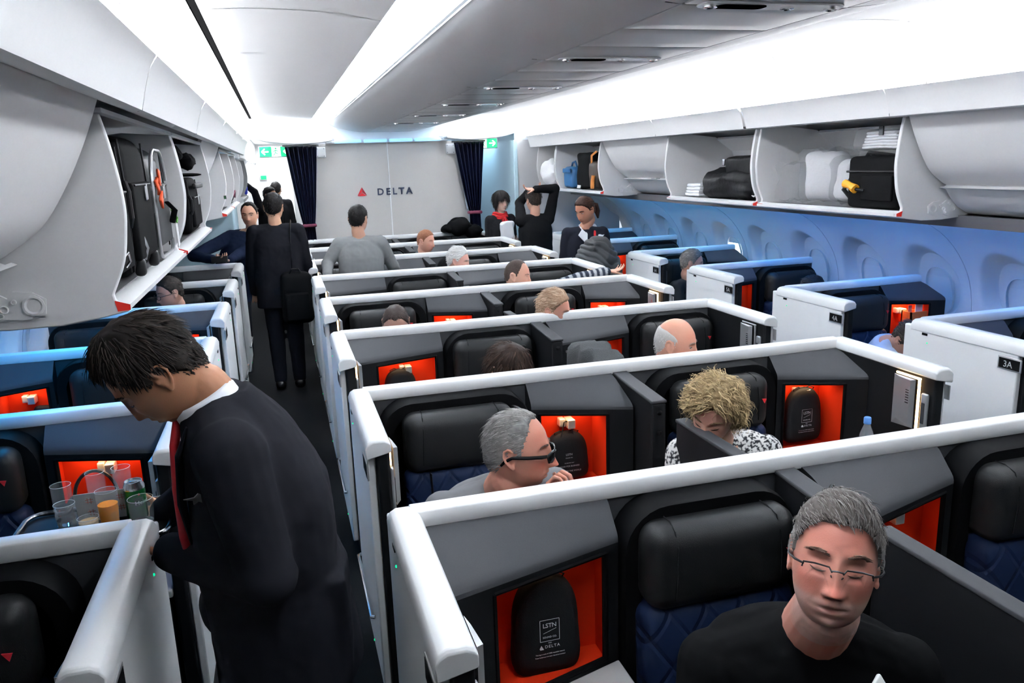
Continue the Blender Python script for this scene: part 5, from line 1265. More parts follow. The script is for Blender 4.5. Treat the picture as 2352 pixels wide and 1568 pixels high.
pb, Mh = person('steward in a dark navy suit and red tie bending over a drinks tray', H, -84, 46, 4, f, (0.36, 0.17, 0.095), body_parts(J, 1.0), voxel=0.0034, scale=1.03, neck=J['neck'], neck_r=0.060, seed=8,
    clothes=[cloth('jacket', (0.013, 0.013, 0.0165), jacket_fn, 0.007, 5, 0.006, 8, var=0.2), cloth('trousers', (0.012, 0.012, 0.015), trouser_fn(J, 1.0), 0.010, 3, 0.005, 8), shirt_collar, tie, wing_pin, lapel, shoe_part(J)])

# --- standing figures
def standing(label, H, yaw, pitch, by, hair, skin, top, bottom, seed, scale=1.0, wide=1.0, lean=(0, 0), arms=None, face=None, sleeve='long', fat=1.0, clothes=(), hem=0.10, feet=None, nk=0.075):
    H = V(H); Rz = Matrix.Rotation(R(by), 3, 'Z'); fw = Rz @ V((0, -1, 0)); rt = Rz @ V((-1, 0, 0))
    J = dict(fw=fw, rt=rt); J['neck'] = H-fw*0.030+V((0, 0, -0.16*scale))
    J['pel'] = J['neck']+V((lean[0], lean[1], -0.56*scale)); J['chest'] = J['neck']+(J['pel']-J['neck'])*0.3
    tp = J['neck']+(J['pel']-J['neck'])*0.10
    for n, s in (('l', -1), ('r', 1)):
        J['s'+n] = tp+rt*0.17*s*wide; J['e'+n] = J['s'+n]+rt*0.05*s+V((0, 0, -0.29)); J['w'+n] = J['e'+n]+fw*0.08+V((0, 0, -0.25))
        J['h'+n] = J['pel']+rt*0.085*s; z = J['pel'].z
        J['k'+n] = J['h'+n]+fw*0.01+V((0, 0, -(z-0.09)*0.5)); J['a'+n] = J['h'+n]+V((0, 0, 0)); J['a'+n].z = 0.09
    if arms: arms(J)
    f = dict(jaw=0.2, flush=0.3, hair=hair); f.update(face or {})
    cl = [cloth('top', top, shirt_fn(J, wide*1.02, sleeve, fat, hem, nk=nk), 0.008, 4, 0.006, 10), cloth('trousers', bottom, trouser_fn(J, wide), 0.011, 3, 0.005, 9), shoe_part(J)]+[c(J) if getattr(c, '_j', 0) else c for c in clothes]
    return person(label, H, yaw, pitch, 0, f, skin, body_parts(J, wide), voxel=0.0055, neck=J['neck'], seed=seed, scale=scale, clothes=cl)+(J,)
asian = (0.50, 0.29, 0.19); bk = (0.008, 0.007, 0.007)
# man in grey sweater, seen from behind
def aw(J):
    J['el'] = V((0.36, 7.10, 1.16)); J['wl'] = V((0.34, 6.92, 1.07)); J['hdl'] = V((0.4, -0.6, -0.2)); J['er'] = V((0.93, 7.12, 1.10)); J['wr'] = V((0.99, 7.28, 0.95))
    J['el'], J['er'] = J['el'], J['er']
standing('standing man in grey zip-neck sweater seen from behind', (0.655, 7.12, 1.525), 155, 4, 172, hk(bk, (0.022, 0.019, 0.018), n=420, len=0.022, thick=0.012, flow='down'), (0.44, 0.24, 0.165), (0.16, 0.165, 0.165), (0.03, 0.03, 0.035), 31, arms=aw, nk=0.088, wide=1.04)
# man in suit with shoulder bag, from behind
def strap_bag(J):
    def mk(root): return None
    return mk
standing('man in dark suit standing in the aisle with his back turned', (-0.050, 7.38, 1.650), 170, 2, 178, hk(bk, (0.022, 0.019, 0.018), n=420, len=0.026, thick=0.014, flow='down'), asian, (0.010, 0.010, 0.013), (0.010, 0.011, 0.016), 32, wide=1.08, fat=1.05, hem=0.16)
# navy-jacketed man leaning on the left partition
def an(J):
    J['er'] = V((-0.86, 8.36, 1.17)); J['wr'] = V((-0.66, 8.13, 1.145)); J['hdr'] = V((0.85, -0.35, 0.05)); J['hnr'] = V((0.1, 0.2, 1)); J['hcr'] = [0.5]*4
    J['el'] = V((-0.42, 8.42, 1.16)); J['wl'] = V((-0.52, 8.20, 1.12)); J['hdl'] = V((-0.6, -0.4, 0.1))
r = standing('man in navy jacket leaning on the left partition with a phone', (-0.300, 8.52, 1.535), -10, 4, -8, hk(bk, (0.04, 0.035, 0.03), line='high', n=420, len=0.03, thick=0.012), (0.52, 0.29, 0.20), (0.012, 0.018, 0.040), (0.015, 0.016, 0.02), 33, lean=(-0.25, 0.12), arms=an, wide=1.08, fat=1.1, face=dict(eyes=0.6, gaze=0.5, nose=0.9))
# attendant with red scarf
def asf(J):
    J['er'] = J['sr']+V((-0.02, 0.02, -0.27)); J['wr'] = J['er']+V((0.14, -0.20, 0.0)); J['el'] = J['sl']+V((0.03, 0.0, -0.27)); J['wl'] = J['el']+V((-0.03, -0.22, 0.02))
def scarf(c, wd):
    def mk(root):
        m = MB(); n = 14
        for k, (dz, rr) in enumerate(((0.0, 0.078), (-0.022, 0.085), (-0.045, 0.088))):
            m.tube([V(c)+V((math.cos(2*math.pi*i/n)*rr, math.sin(2*math.pi*i/n)*rr, dz+0.012*math.sin(i+k))) for i in range(n+1)], 0.018, 8)
        m.tube([V(c)+V((0.03, -0.085, -0.03)), V(c)+V((0.055, -0.105, -0.09)), V(c)+V((0.07, -0.11, -0.17))], [0.022, 0.034, 0.030], 8, flat=0.6)
        m.tube([V(c)+V((0.01, -0.085, -0.03)), V(c)+V((0.01, -0.11, -0.10))], [0.022, 0.028], 8, flat=0.6)
        m.build('scarf', 'scarf_red', root)
    return mk
mat('scarf_red', (0.45, 0.006, 0.010), 0.7, var=0.4, vscale=30, bump=0.3, bscale=60)
r = standing('woman with black bobbed hair and red scarf by the bulkhead', (2.635, 9.55, 1.490), 22, 2, 15, hk(bk, (0.03, 0.025, 0.022), long=1, line='fringe', n=700, len=0.075, thick=0.022, vol=0.008, flow='down', mess=0.08, w=0.004, lift=0.05, drop=0.05), (0.62, 0.42, 0.34), BLACK, BLACK, 34, wide=0.9, arms=asf, face=dict(eyes=0.75, gaze=1.0, nose=0.8, jaw=0.3, lip=(0.42, 0.08, 0.08), lipw=0.9), clothes=[scarf((2.625, 9.585, 1.345), 0)])
# person tying hair, arms raised
def ar(J):
    J['er'] = V((2.985, 8.52, 1.66)); J['wr'] = V((2.735, 8.48, 1.665)); J['hdr'] = V((-0.75, 0.1, 0.02)); J['hnr'] = V((0.1, -0.3, 1)); J['hcr'] = [0.45]*4
    J['el'] = V((2.66, 8.84, 1.50)); J['wl'] = V((2.74, 8.66, 1.655)); J['hdl'] = V((0.5, -0.3, 0.1)); J['hcl'] = [0.5]*4
r = standing('person in black sweater with both hands on top of the head', (2.745, 8.58, 1.535), 190, 8, 190, hk((0.018, 0.013, 0.011), (0.07, 0.05, 0.04), n=600, len=0.045, thick=0.016, mess=0.35), (0.50, 0.28, 0.20), (0.008, 0.008, 0.009), (0.02, 0.03, 0.05), 35, arms=ar, wide=1.02)
# stewardess holding a puffer jacket
def ast(J):
    J['er'] = J['sr']+V((-0.05, 0.0, -0.27)); J['wr'] = V((2.72, 6.96, 1.03)); J['el'] = J['sl']+V((0.06, 0.0, -0.27)); J['wl'] = V((2.90, 6.93, 1.02)); J['hdr'] = V((0.8, -0.3, 0)); J['hdl'] = V((-0.8, -0.3, 0))
def pony(mb, rng):
    mb.tube([(0.0, 0.105, 0.01), (0.01, 0.135, -0.02), (0.015, 0.14, -0.08), (0.02, 0.12, -0.14)], [0.022, 0.034, 0.028, 0.008], 10)
def white_collar(root):
    c = V((2.845, 7.20, 1.30))
    for s in (-1, 1):
        m = MB(); p = [c+V((0.03*s, 0.065, 0.060)), c+V((0.085*s, 0.015, 0.052)), c+V((0.085*s, -0.07, 0.01)), c+V((0.135*s, -0.110, -0.035)), c+V((0.050*s, -0.125, -0.13)), c+V((0.032*s, -0.09, -0.03))]
        q = [x+V((0.004*s, -0.006, 0.004)) for x in p]; n = len(p)
        m.add([*p, *q], [list(range(n)), list(range(n, 2*n))[::-1]]+[(i, (i+1) % n, n+(i+1) % n, n+i) for i in range(n)]); m.build('shirt_collar', 'collar_white', root, fixn=True, bevel=0.002)
    m = MB(); m.tube([c+V((0.055, 0.0, 0.02)), c+V((0.045, -0.085, -0.01)), c+V((0.03, -0.118, -0.085)), c+V((0.0, -0.123, -0.14))], [0.010, 0.011, 0.014, 0.012], 8)
    m.build('necktie', 'scarf_red', root)
r = standing('stewardess in dark blazer and white collar with hair tied back', (2.815, 7.18, 1.495), -62, 22, -22, hk((0.020, 0.010, 0.008), (0.10, 0.05, 0.035), long=1, n=800, len=0.06, thick=0.012, flow='back', mess=0.06, w=0.003, lift=0.03, extra=pony), (0.36, 0.17, 0.11), (0.011, 0.012, 0.018), (0.011, 0.012, 0.018), 36, wide=0.98, arms=ast, scale=1.05, face=dict(eyes=0.5, nose=0.95, jaw=0.28, lip=(0.30, 0.07, 0.06), lipw=0.8), clothes=[white_collar])
# people far down the left aisle
standing('far passenger reaching up beside the curtain', (-0.12, 12.4, 1.60), 60, 5, 40, hk(bk, (0.022, 0.019, 0.018), n=200), asian, BLACK, BLACK, 37, arms=lambda J: J.update(er=V((-0.33, 12.35, 1.66)), wr=V((-0.45, 12.3, 1.78)), hdr=V((-0.4, 0, 0.9))))
standing('far passenger in black beyond the left curtain', (-0.03, 13.2, 1.66), 175, 5, 175, hk(bk, (0.022, 0.019, 0.018), n=200), asian, (0.012, 0.012, 0.014), BLACK, 38)
# ------------------------------------------------------------------ luggage in the bins
mat('bag_black', (0.006, 0.006, 0.0065), 0.7, spec=0.04, var=0.3, vscale=80, bump=0.25, bscale=700)
mat('bag_shine', (0.009, 0.009, 0.010), 0.4, spec=0.25)
mat('case_grey', (0.020, 0.021, 0.023), 0.45, spec=0.25, bump=0.1, bscale=300)
mat('orange_tag', (0.80, 0.09, 0.02), 0.6)
mat('yellow_wrap', (0.70, 0.30, 0.01), 0.5)
mat('tag_white', (0.72, 0.72, 0.70), 0.5)
mat('sticker_green', (0.01, 0.06, 0.02), 0.5)
mat('strap_green', (0.10, 0.35, 0.04), 0.5)
mat('pillow_white', (0.66, 0.66, 0.68), 0.55, bump=0.35, bscale=40)
mat('plastic_film', (0.62, 0.64, 0.66), 0.12, spec=0.8, alpha=0.15, bump=0.9, bscale=45)
mat('linen_white', (0.80, 0.80, 0.82), 0.7, bump=0.3, bscale=90)
mat('jacket_black', (0.006, 0.006, 0.007), 0.5, spec=0.15, bump=0.5, bscale=22)
mat('bag_blue', (0.015, 0.09, 0.22), 0.5, bump=0.2, bscale=300)
mat('leather_brown', (0.035, 0.022, 0.015), 0.45, bump=0.2, bscale=200)
mat('strap_orange', (0.60, 0.22, 0.05), 0.55)
mat('blanket_grey', (0.075, 0.078, 0.080), 0.95, spec=0.05, bump=0.6, bscale=260)
mat('paper', (0.74, 0.73, 0.72), 0.7); mat('paper_pink', (0.55, 0.16, 0.12), 0.7)
mat('glass_clear', (0.55, 0.60, 0.65), 0.02, spec=0.8, alpha=0.10)
mat('juice_orange', (0.85, 0.27, 0.004), 0.4, spec=0.1)
mat('drink_pale', (0.62, 0.44, 0.24), 0.2, spec=0.2, alpha=0.6); mat('drink_clear', (0.9, 0.92, 0.92), 0.03, trans=1.0, ior=1.33)
mat('can_green', (0.008, 0.17, 0.035), 0.25, metal=0.5); mat('can_silver', (0.62, 0.63, 0.64), 0.22, metal=0.9); mat('can_dark', (0.012, 0.035, 0.018), 0.35)
mat('bottle_plastic', (0.85, 0.90, 0.95), 0.05, spec=0.7, alpha=0.25); mat('cap_blue', (0.10, 0.26, 0.62), 0.4)
mat('puffer_grey', (0.060, 0.061, 0.063), 0.45, spec=0.15, bump=0.15, bscale=120)
mat('phone_glow', (0.1, 0.2, 0.5), 0.2, emit=(0.10, 0.25, 0.8), estr=0.4)
mat('pouch_black', (0.010, 0.010, 0.011), 0.65, spec=0.2, bump=0.12, bscale=350)
mat('box_orange', (0.70, 0.14, 0.03), 0.6)
# upright cases in the left open bin (long side towards the aisle)
def case(name, label, x, y, w, h, d, m, soft, cat='suitcase', z=1.645, pockets=True, tilt=0, parts=None, grp='bags in the left bins'):
    e = empty(name, (x-d/2, y, z), label, cat, grp, R(tilt))
    b = MB(); b.rbox((0, 0, h/2+0.004), (d, w, h), soft, 4, bulge=(0.012, 0.004, 0.004)); b.build('shell', m, e)
    if pockets:
        b = MB(); b.rbox((d/2+0.006, 0, h*0.40), (0.030, w*0.82, h*0.55), 0.012, 3); p = b.build('pocket', m, e)
        z1 = MB(); z1.tube([(d/2+0.022, -w*0.36, h*0.655), (d/2+0.022, w*0.36, h*0.655)], 0.0035, 6); z1.build('zip', 'bag_shine', p)
        pl = MB(); pl.rbox((d/2+0.026, w*0.10, h*0.60), (0.006, 0.012, 0.055), 0.003, 2); pl.rbox((d/2+0.026, w*0.04, h*0.59), (0.006, 0.010, 0.05), 0.003, 2); pl.build('zip_pull', 'silver', p)
    hd = MB(); hd.tube([(d/2+0.004, -w*0.5-0.004, h*0.38), (d/2+0.014, -w*0.5-0.024, h*0.44), (d/2+0.014, -w*0.5-0.024, h*0.62), (d/2+0.004, -w*0.5-0.004, h*0.68)], 0.010, 8); hd.build('handle', 'bag_shine', e)
    for s in (-1, 1): MB().tube([(d/2-0.002, s*w*0.5, 0.03), (d/2+0.006, s*w*0.5, h*0.5), (d/2-0.002, s*w*0.5, h*0.97)], 0.0035, 6).build('piping', 'bag_shine', e)
    if parts: parts(e, d, w, h)
    return e
def wheels(e, d, w, h):
    for s in (-1, 1): MB().rbox((d/2+0.005, s*w*0.33, 0.035), (0.035, 0.04, 0.06), 0.015, 3).build('wheel', 'bag_shine', e)
    MB().tube([(d/2+0.012, -w*0.2, h*0.12), (d/2+0.024, -w*0.2, h*0.2), (d/2+0.012, -w*0.2, h*0.30)], 0.008, 6).build('ring', 'chrome', e)
def bag1(e, d, w, h):
    MB().rbox((d/2+0.030, -0.04, h*0.60), (0.006, 0.035, 0.055), 0.004, 2).build('patch', 'tag_white', e)
    MB().tube([(d/2+0.02, -0.06, h*0.22), (d/2+0.035, -0.045, h*0.26), (d/2+0.035, -0.03, h*0.20), (d/2+0.02, -0.02, h*0.16)], 0.004, 6).build('carabiner', 'chrome', e)
case('backpack', 'rounded black backpack nearest in the left open bin', -0.468, 2.555, 0.34, 0.43, 0.34, 'bag_black', 0.10, 'backpack', parts=bag1)
def bag3(e, d, w, h):
    b = MB(); b.tube([(d/2+0.016, y, h*0.5+z) for y, z in rrect(w*0.84, h*0.94, 0.05, 7, r2=0.12)], 0.007, 8); b.build('rim', 'silver', e)
    t = MB()
    for k, (a, c) in enumerate(((0.0, 0.0), (0.02, 0.03), (-0.015, -0.05))):
        t.rbox((d/2+0.030+0.006*k, -w*0.36+a, h*0.66+c), (0.010, 0.045, 0.060), 0.004, 2, M=Matrix.Rotation(R(20-35*k), 4, 'X'))
    t.jitter(0.006, 30); t.build('ribbon', 'orange_tag', e)
    l = MB(); l.rbox((d/2+0.040, w*0.40, 0.075), (0.005, 0.055, 0.10), 0.004, 2, M=Matrix.Rotation(R(12), 4, 'X')); tg = l.build('luggage_tag', 'tag_white', e)
    MB().tube([(d/2+0.03, w*0.36, h*0.42), (d/2+0.045, w*0.42, h*0.33), (d/2+0.042, w*0.40, 0.125)], 0.005, 6).build('tag_strap', 'strap_green', tg)
    MB().tube([(d/2+0.03, w*0.1, h*0.5), (d/2+0.05, w*0.22, h*0.42), (d/2+0.03, w*0.3, h*0.3)], 0.012, 6, flat=0.4).build('loose_strap', 'bag_black', e)
case('suitcase', 'tall soft black suitcase in the middle of the left open bin', -0.462, 2.975, 0.45, 0.455, 0.40, 'bag_black', 0.06, parts=wheels)
case('suitcase', 'dark grey suitcase with an orange ribbon in the left open bin', -0.470, 3.49, 0.45, 0.435, 0.40, 'case_grey', 0.09, parts=bag3)
case('camera_bag', 'black boxy camera bag in the second left open bin', -0.465, 4.86, 0.46, 0.30, 0.34, 'bag_black', 0.03, 'bag', parts=lambda e, d, w, h: MB().rbox((d/2+0.03, 0.02, h*0.86), (0.02, w*0.96, 0.03), 0.008, 2).build('lid', 'bag_shine', e))
e = empty('cap', (-0.60, 4.76, 1.952), 'black cap lying on top of the camera bag', 'cap', 'hats in the left bin')
m = MB(); m.ellipsoid((0, 0, 0.035), (0.105, 0.11, 0.075), 18, 10); m.jitter(0.012, 12); m.build('crown', 'bag_black', e)
m = MB(); m.ellipsoid((0.13, -0.02, 0.012), (0.075, 0.075, 0.010), 16, 8); m.build('visor', 'bag_black', e)
e = empty('fur_hat', (-0.60, 4.70, 2.045), 'dark fluffy hat on top of the hat pile', 'hat', 'hats in the left bin')
m = MB(); m.ellipsoid((0, 0, 0.03), (0.12, 0.13, 0.055), 26, 14); m.jitter(0.022, 22); m.build('crown', 'bag_black', e)
m = MB(); m.ellipsoid((0.13, 0.09, -0.01), (0.045, 0.045, 0.045), 18, 12); m.jitter(0.012, 40); m.build('pompom', 'bag_black', e)
e = empty('backpack', (-0.58, 8.75, 1.645), 'small black bag with dark red trim in the farthest left open bin', 'backpack', 'bags in the left bins')
m = MB(); m.rbox((0, 0, 0.15), (0.28, 0.40, 0.30), 0.10, 4); m.jitter(0.02, 9); m.build('shell', 'bag_black', e)
MB().tube([(0.14, -0.15, 0.08), (0.155, 0, 0.13), (0.14, 0.15, 0.06)], 0.008, 6).build('trim', 'curtain_tie', e)
st = empty('sticker', (CX-1.80, 6.868, 1.77), 'tiny green sticker on the empty bin end plate at left', 'sticker')
MB().box(-0.010, 0.010, -0.003, 0.0, -0.014, 0.014).build('face', 'sticker_green', st, smooth=False)
# right bin: wrapped pillows, case, sheets
def pillow(x, y, z, w, d, h, rz, label, crumple=0.02, seed=0, tilt=0):
    e = empty('wrapped_pillow', (x, y, z), label, 'pillow', 'wrapped pillows in the right open bin', R(rz))
    b = MB(); b.rbox((0, 0, h/2), (d, w, h), 0.05, 4, bulge=(0.03, 0.01, 0.0)); b.jitter(crumple, 9, seed); b.xf(Matrix.Rotation(R(tilt), 4, 'Y')); b.build('pillow', 'pillow_white', e)
    b = MB(); b.rbox((0.0, 0, h/2+0.012), (d+0.045, w+0.05, h+0.02), 0.04, 4, bulge=(0.03, 0.01, 0.0)); b.jitter(crumple*1.5, 13, seed+2); b.jitter(0.008, 40, seed+5); b.xf(Matrix.Rotation(R(tilt), 4, 'Y')); b.build('plastic_bag', 'plastic_film', e, angle=20)
pillow(3.42, 4.43, 1.662, 0.25, 0.16, 0.305, 12, 'puffy white pillow in plastic, middle of the right open bin', 0.022, 1)
pillow(3.40, 4.14, 1.662, 0.22, 0.16, 0.255, -6, 'shorter wrapped white pillow beside the black case', 0.022, 4)
e = empty('plastic_bag', (3.38, 4.70, 1.645), 'crumpled clear plastic bag at the far end of the right open bin', 'plastic bag')
b = MB(); b.rbox((0, 0, 0.13), (0.20, 0.19, 0.26), 0.05, 4); b.jitter(0.035, 12, 3); b.jitter(0.012, 40); b.build('film', 'plastic_film', e, angle=15)
e = empty('suitcase', (3.40, 3.81, 1.648), 'black case with a yellow handle wrap in the right open bin', 'suitcase')
b = MB(); b.rbox((0, 0, 0.145), (0.34, 0.40, 0.29), 0.03, 4, bulge=(0.01, 0.005, 0.01)); b.build('shell', 'bag_black', e)
b = MB(); b.rbox((-0.172, -0.0, 0.205), (0.02, 0.395, 0.012), 0.004, 2); b.build('zip', 'bag_shine', e)
b = MB(); b.rbox((-0.178, -0.06, 0.115), (0.02, 0.24, 0.14), 0.008, 2); b.build('pocket', 'bag_black', e)
b = MB(); b.tube([(-0.185, 0.185, 0.135), (-0.205, 0.16, 0.135), (-0.21, 0.06, 0.105), (-0.19, 0.03, 0.10)], 0.010, 8); h_ = b.build('handle', 'bag_shine', e)
b = MB(); b.tube([(-0.206, 0.165, 0.137), (-0.212, 0.12, 0.128), (-0.213, 0.07, 0.108)], [0.026, 0.018, 0.027], 10); b.jitter(0.003, 60); b.build('handle_wrap', 'yellow_wrap', h_)
b = MB(); b.tube([(-0.1, 0.205, 0.02), (-0.16, 0.235, 0.10), (-0.12, 0.215, 0.17)], 0.014, 8); b.build('side_strap', 'bag_shine', e)
b = MB(); b.tube([(-0.1, 0.13, 0.285), (-0.14, 0.06, 0.31), (-0.12, -0.02, 0.30), (-0.1, -0.1, 0.288)], 0.012, 8); b.build('top_handle', 'bag_shine', e)
e = empty('sheet_stack', (3.40, 3.79, 1.975), 'stack of folded white sheets in plastic on the black case', 'linen')
b = MB()
for i in range(6): b.rbox((0, 0, 0.010+0.017*i), (0.28+0.01*(i % 2), 0.30-0.015*i, 0.017), 0.008, 2)
b.jitter(0.010, 6); b.build('sheets', 'linen_white', e)
b = MB(); b.rbox((0, 0.01, 0.062), (0.33, 0.36, 0.125), 0.03, 3); b.jitter(0.02, 12); b.build('plastic_bag', 'plastic_film', e, angle=15)
MB().rbox((-0.155, -0.02, 0.10), (0.01, 0.035, 0.05), 0.004, 2).build('label', 'suite_grey', e)
# second right bin: towel, jacket pile, little pouch
e = empty('towel', (3.38, 5.92, 1.646), 'folded white towel at the far end of the jacket bin', 'towel')
b = MB()
for i in range(4): b.rbox((0, 0, 0.014+0.025*i), (0.24-0.01*i, 0.24-0.012*i, 0.025), 0.012, 3)
b.jitter(0.008, 12); b.build('folds', 'linen_white', e)
e = empty('jacket', (3.42, 5.42, 1.650), 'pile of black jackets in the second right open bin', 'jacket', 'dark clothing in the cabin')
b = MB(); b.rbox((0, 0.0, 0.10), (0.36, 0.72, 0.20), 0.07, 5); b.jitter(0.045, 6, 2); b.jitter(0.018, 15, 5); b.build('folds', 'jacket_black', e, angle=60)
b = MB(); b.rbox((0, -0.18, 0.235), (0.30, 0.40, 0.15), 0.03, 4); b.jitter(0.015, 8, 4); b.build('upper_fold', 'jacket_black', e, angle=60)
MB().rbox((-0.155, 0.02, 0.265), (0.012, 0.03, 0.05), 0.004, 2).build('buckle', 'chrome', e)
e = empty('shoe_pouch', (3.32, 4.99, 1.646), 'small black pouch with a white curved mark in the jacket bin', 'pouch')
b = MB(); b.rbox((0, 0, 0.055), (0.14, 0.12, 0.11), 0.04, 4); b.jitter(0.008, 15); b.build('shell', 'bag_black', e)
MB().tube([(-0.075, 0.03, 0.035), (-0.076, 0.0, 0.03), (-0.075, -0.035, 0.05)], [0.002, 0.006, 0.001], 6).build('mark', 'tag_white', e)
# bin with blue bag and tote
e = empty('tote_bag', (3.42, 8.23, 1.648), 'black and brown tote bag with an orange strap', 'bag')
b = MB(); b.rbox((0, 0.12, 0.20), (0.32, 0.44, 0.39), 0.05, 4); b.jitter(0.02, 7); b.build('shell', 'bag_black', e)
b = MB(); b.rbox((-0.06, -0.19, 0.15), (0.26, 0.20, 0.29), 0.05, 4); b.jitter(0.015, 9); b.build('front_pouch', 'leather_brown', e)
b = MB(); b.tube([(-0.17, -0.16, 0.24), (-0.19, -0.21, 0.36), (-0.15, -0.26, 0.40)], 0.012, 8); b.tube([(-0.2, -0.24, 0.02), (-0.205, -0.27, 0.10), (-0.2, -0.28, 0.15)], 0.022, 8); b.build('strap', 'strap_orange', e)
e = empty('shoulder_bag', (3.36, 8.83, 1.648), 'bright blue bag beside the black tote', 'bag')
b = MB(); b.rbox((0, 0, 0.12), (0.22, 0.28, 0.24), 0.05, 4); b.jitter(0.012, 9); b.build('shell', 'bag_blue', e)
b = MB(); b.rbox((-0.115, 0, 0.20), (0.02, 0.25, 0.05), 0.008, 2); b.build('flap', 'bag_blue', e)
b = MB(); b.tube([(-0.02, -0.08, 0.24), (-0.02, -0.03, 0.30), (-0.02, 0.06, 0.285), (-0.02, 0.09, 0.24)], 0.012, 8); b.build('handle', 'bag_blue', e)
e = empty('card', (3.27, 8.49, 1.652), 'white ticket card propped on the bin lip by the blue bag', 'card')
MB().rbox((0, 0, 0.05), (0.006, 0.10, 0.10), 0.002, 2, M=Matrix.Rotation(R(15), 4, 'Y')).build('sheet', 'tag_white', e)
e = empty('laundry_sack', (3.24, 9.38, 1.655), 'white plastic sack bulging out of the half-width bin', 'sack')
b = MB(); b.ellipsoid((0.03, 0, 0.17), (0.13, 0.22, 0.16), 22, 16); b.jitter(0.04, 8); b.jitter(0.01, 30); b.build('sack', 'linen_white', e)

# ------------------------------------------------------------------ headphone pouches in the cubbies
def pouch(x, y, z, w, h, label, detail=True, rz=0, kind='flat'):
    """rounded-top pouch hanging against the cubby back; z is its base"""
    e = empty('headphone_pouch', (x, y, z), label, 'pouch', 'headphone pouches in the cubbies', R(rz))
    n = 40; o = []
    for i in range(n):
        a = 2*math.pi*i/n; c, s = math.cos(a), math.sin(a)
        if s >= 0: o.append((w/2*math.copysign(abs(c)**0.75, c), h*0.50+h*0.50*abs(s)**0.85))
        else: o.append((w/2*math.copysign(abs(c)**0.30, c)*(1.06), h*0.50-h*0.50*abs(s)**0.35))
    b = MB(); rings = []
    for k, (sc, yy) in enumerate(((0.90, 0.0), (1.0, -0.012), (1.0, -0.030), (0.95, -0.046), (0.75, -0.056), (0.4, -0.060), (0.1, -0.061))):
        rings.append([V((p[0]*sc, yy, h*0.48+(p[1]-h*0.48)*sc)) for p in o])
    b.loft(rings); b.build('shell', 'pouch_black', e, fixn=True, angle=60)
    c = MB()
    for s in (-1, 1): c.tube([(s*0.01, -0.02, h*0.98), (s*0.03, -0.03, h*1.03), (s*0.055, -0.03, h*0.99), (s*0.045, -0.02, h*0.90)], 0.0025, 6)
    c.build('drawstring', 'pouch_black', e)
    if detail:
        y1 = -0.0635; M = frame((0, y1, 0), (1, 0, 0), (0, 0, 1)); b = MB(); u = w/0.17
        def txt(t, size, x0, z0, sp=1.0, al='CENTER'):
            vs, fs = text_mesh(t, size, Matrix.Identity(4), 0.0002, al, sp); b.add([M @ (V(v)+V((x0, z0, 0))) for v in vs], fs)
        def ln(p, q, t): 
            p = V((*p, 0)); q = V((*q, 0)); d = (q-p).normalized(); nn = V((-d.y, d.x, 0))*t/2
            b.add([M @ k for k in (p-nn, q-nn, q+nn, p+nn)], [(0, 1, 2, 3)])
        z0 = h*0.40; bw, bh = 0.050*u, 0.058*u
        for p, q in (((-bw/2, z0), (bw/2, z0)), ((-bw/2, z0+bh), (bw/2, z0+bh)), ((-bw/2, z0), (-bw/2, z0+bh)), ((bw/2, z0), (bw/2, z0+bh))): ln(p, q, 0.0013*u)
        txt('LSTN', 0.0165*u, 0, z0+0.037*u, 0.92); txt('SOUND CO.', 0.0066*u, 0, z0+0.0085*u)
        ln((-0.017*u, z0+0.0215*u), (0.002*u, z0+0.0275*u), 0.001*u); ln((-0.002*u, z0+0.0265*u), (0.017*u, z0+0.0325*u), 0.001*u)
        txt('FOR', 0.0042*u, 0, z0-0.007*u, 1.2); txt('DELTA', 0.0112*u, 0.006*u, z0-0.019*u, 1.25)
        logo_tri(b, (-0.0225*u, z0-0.0185*u), 0.0085*u, M, (0, 0))
        for i, (t, s) in enumerate((('This bag is made of 100% recyclable material', 0.0042), ('These headphones have been cleaned and sanitized', 0.0038))): txt(t, s*u, 0, z0-(0.036+0.008*i)*u)
        b.build('lettering', 'lettering_white', e, smooth=False)
    return e
pouch(0.588, 1.858, 0.605, 0.185, 0.290, 'black headphone pouch with white print in the nearest dark red cubby')
pouch(1.095, 3.075, 0.620, 0.19, 0.215, 'round black drawstring bag beside the man in sunglasses', False)
e_ = [o for o in col.objects if o.name.startswith('headphone_pouch')][-1]
b = MB(); M_ = frame((0, -0.0640, 0), (1, 0, 0), (0, 0, 1))
for t, s, z in (('LSTN', 0.013, 0.118), ('SOUND CO.', 0.006, 0.105), ('WE BELIEVE THAT', 0.0055, 0.082), ('GOOD FOR BUSINESS', 0.0095, 0.066), ('GOOD FOR THE WORLD', 0.0095, 0.044)):
    vs, fs = text_mesh(t, s, Matrix.Identity(4), 0.0002); b.add([M_ @ (V(v)+V((0, z, 0))) for v in vs], fs)
b.build('lettering', 'lettering_grey', e_, smooth=False)
b = MB(); b.tube([(-0.035, -0.05, 0.185), (-0.01, -0.035, 0.26), (0.0, -0.03, 0.262), (0.02, -0.035, 0.25), (0.03, -0.05, 0.18)], 0.003, 6); b.build('cord', 'pouch_black', e_)
pouch(2.285, 3.078, 0.630, 0.185, 0.265, 'black printed headphone pouch beside the curly blonde woman')
pouch(0.555, 4.278, 0.630, 0.18, 0.245, 'plain black pouch hanging in the third centre row left cubby', False)
pouch(-0.705, 4.5, 0.0, 0.1, 0.1, '', False) if False else None
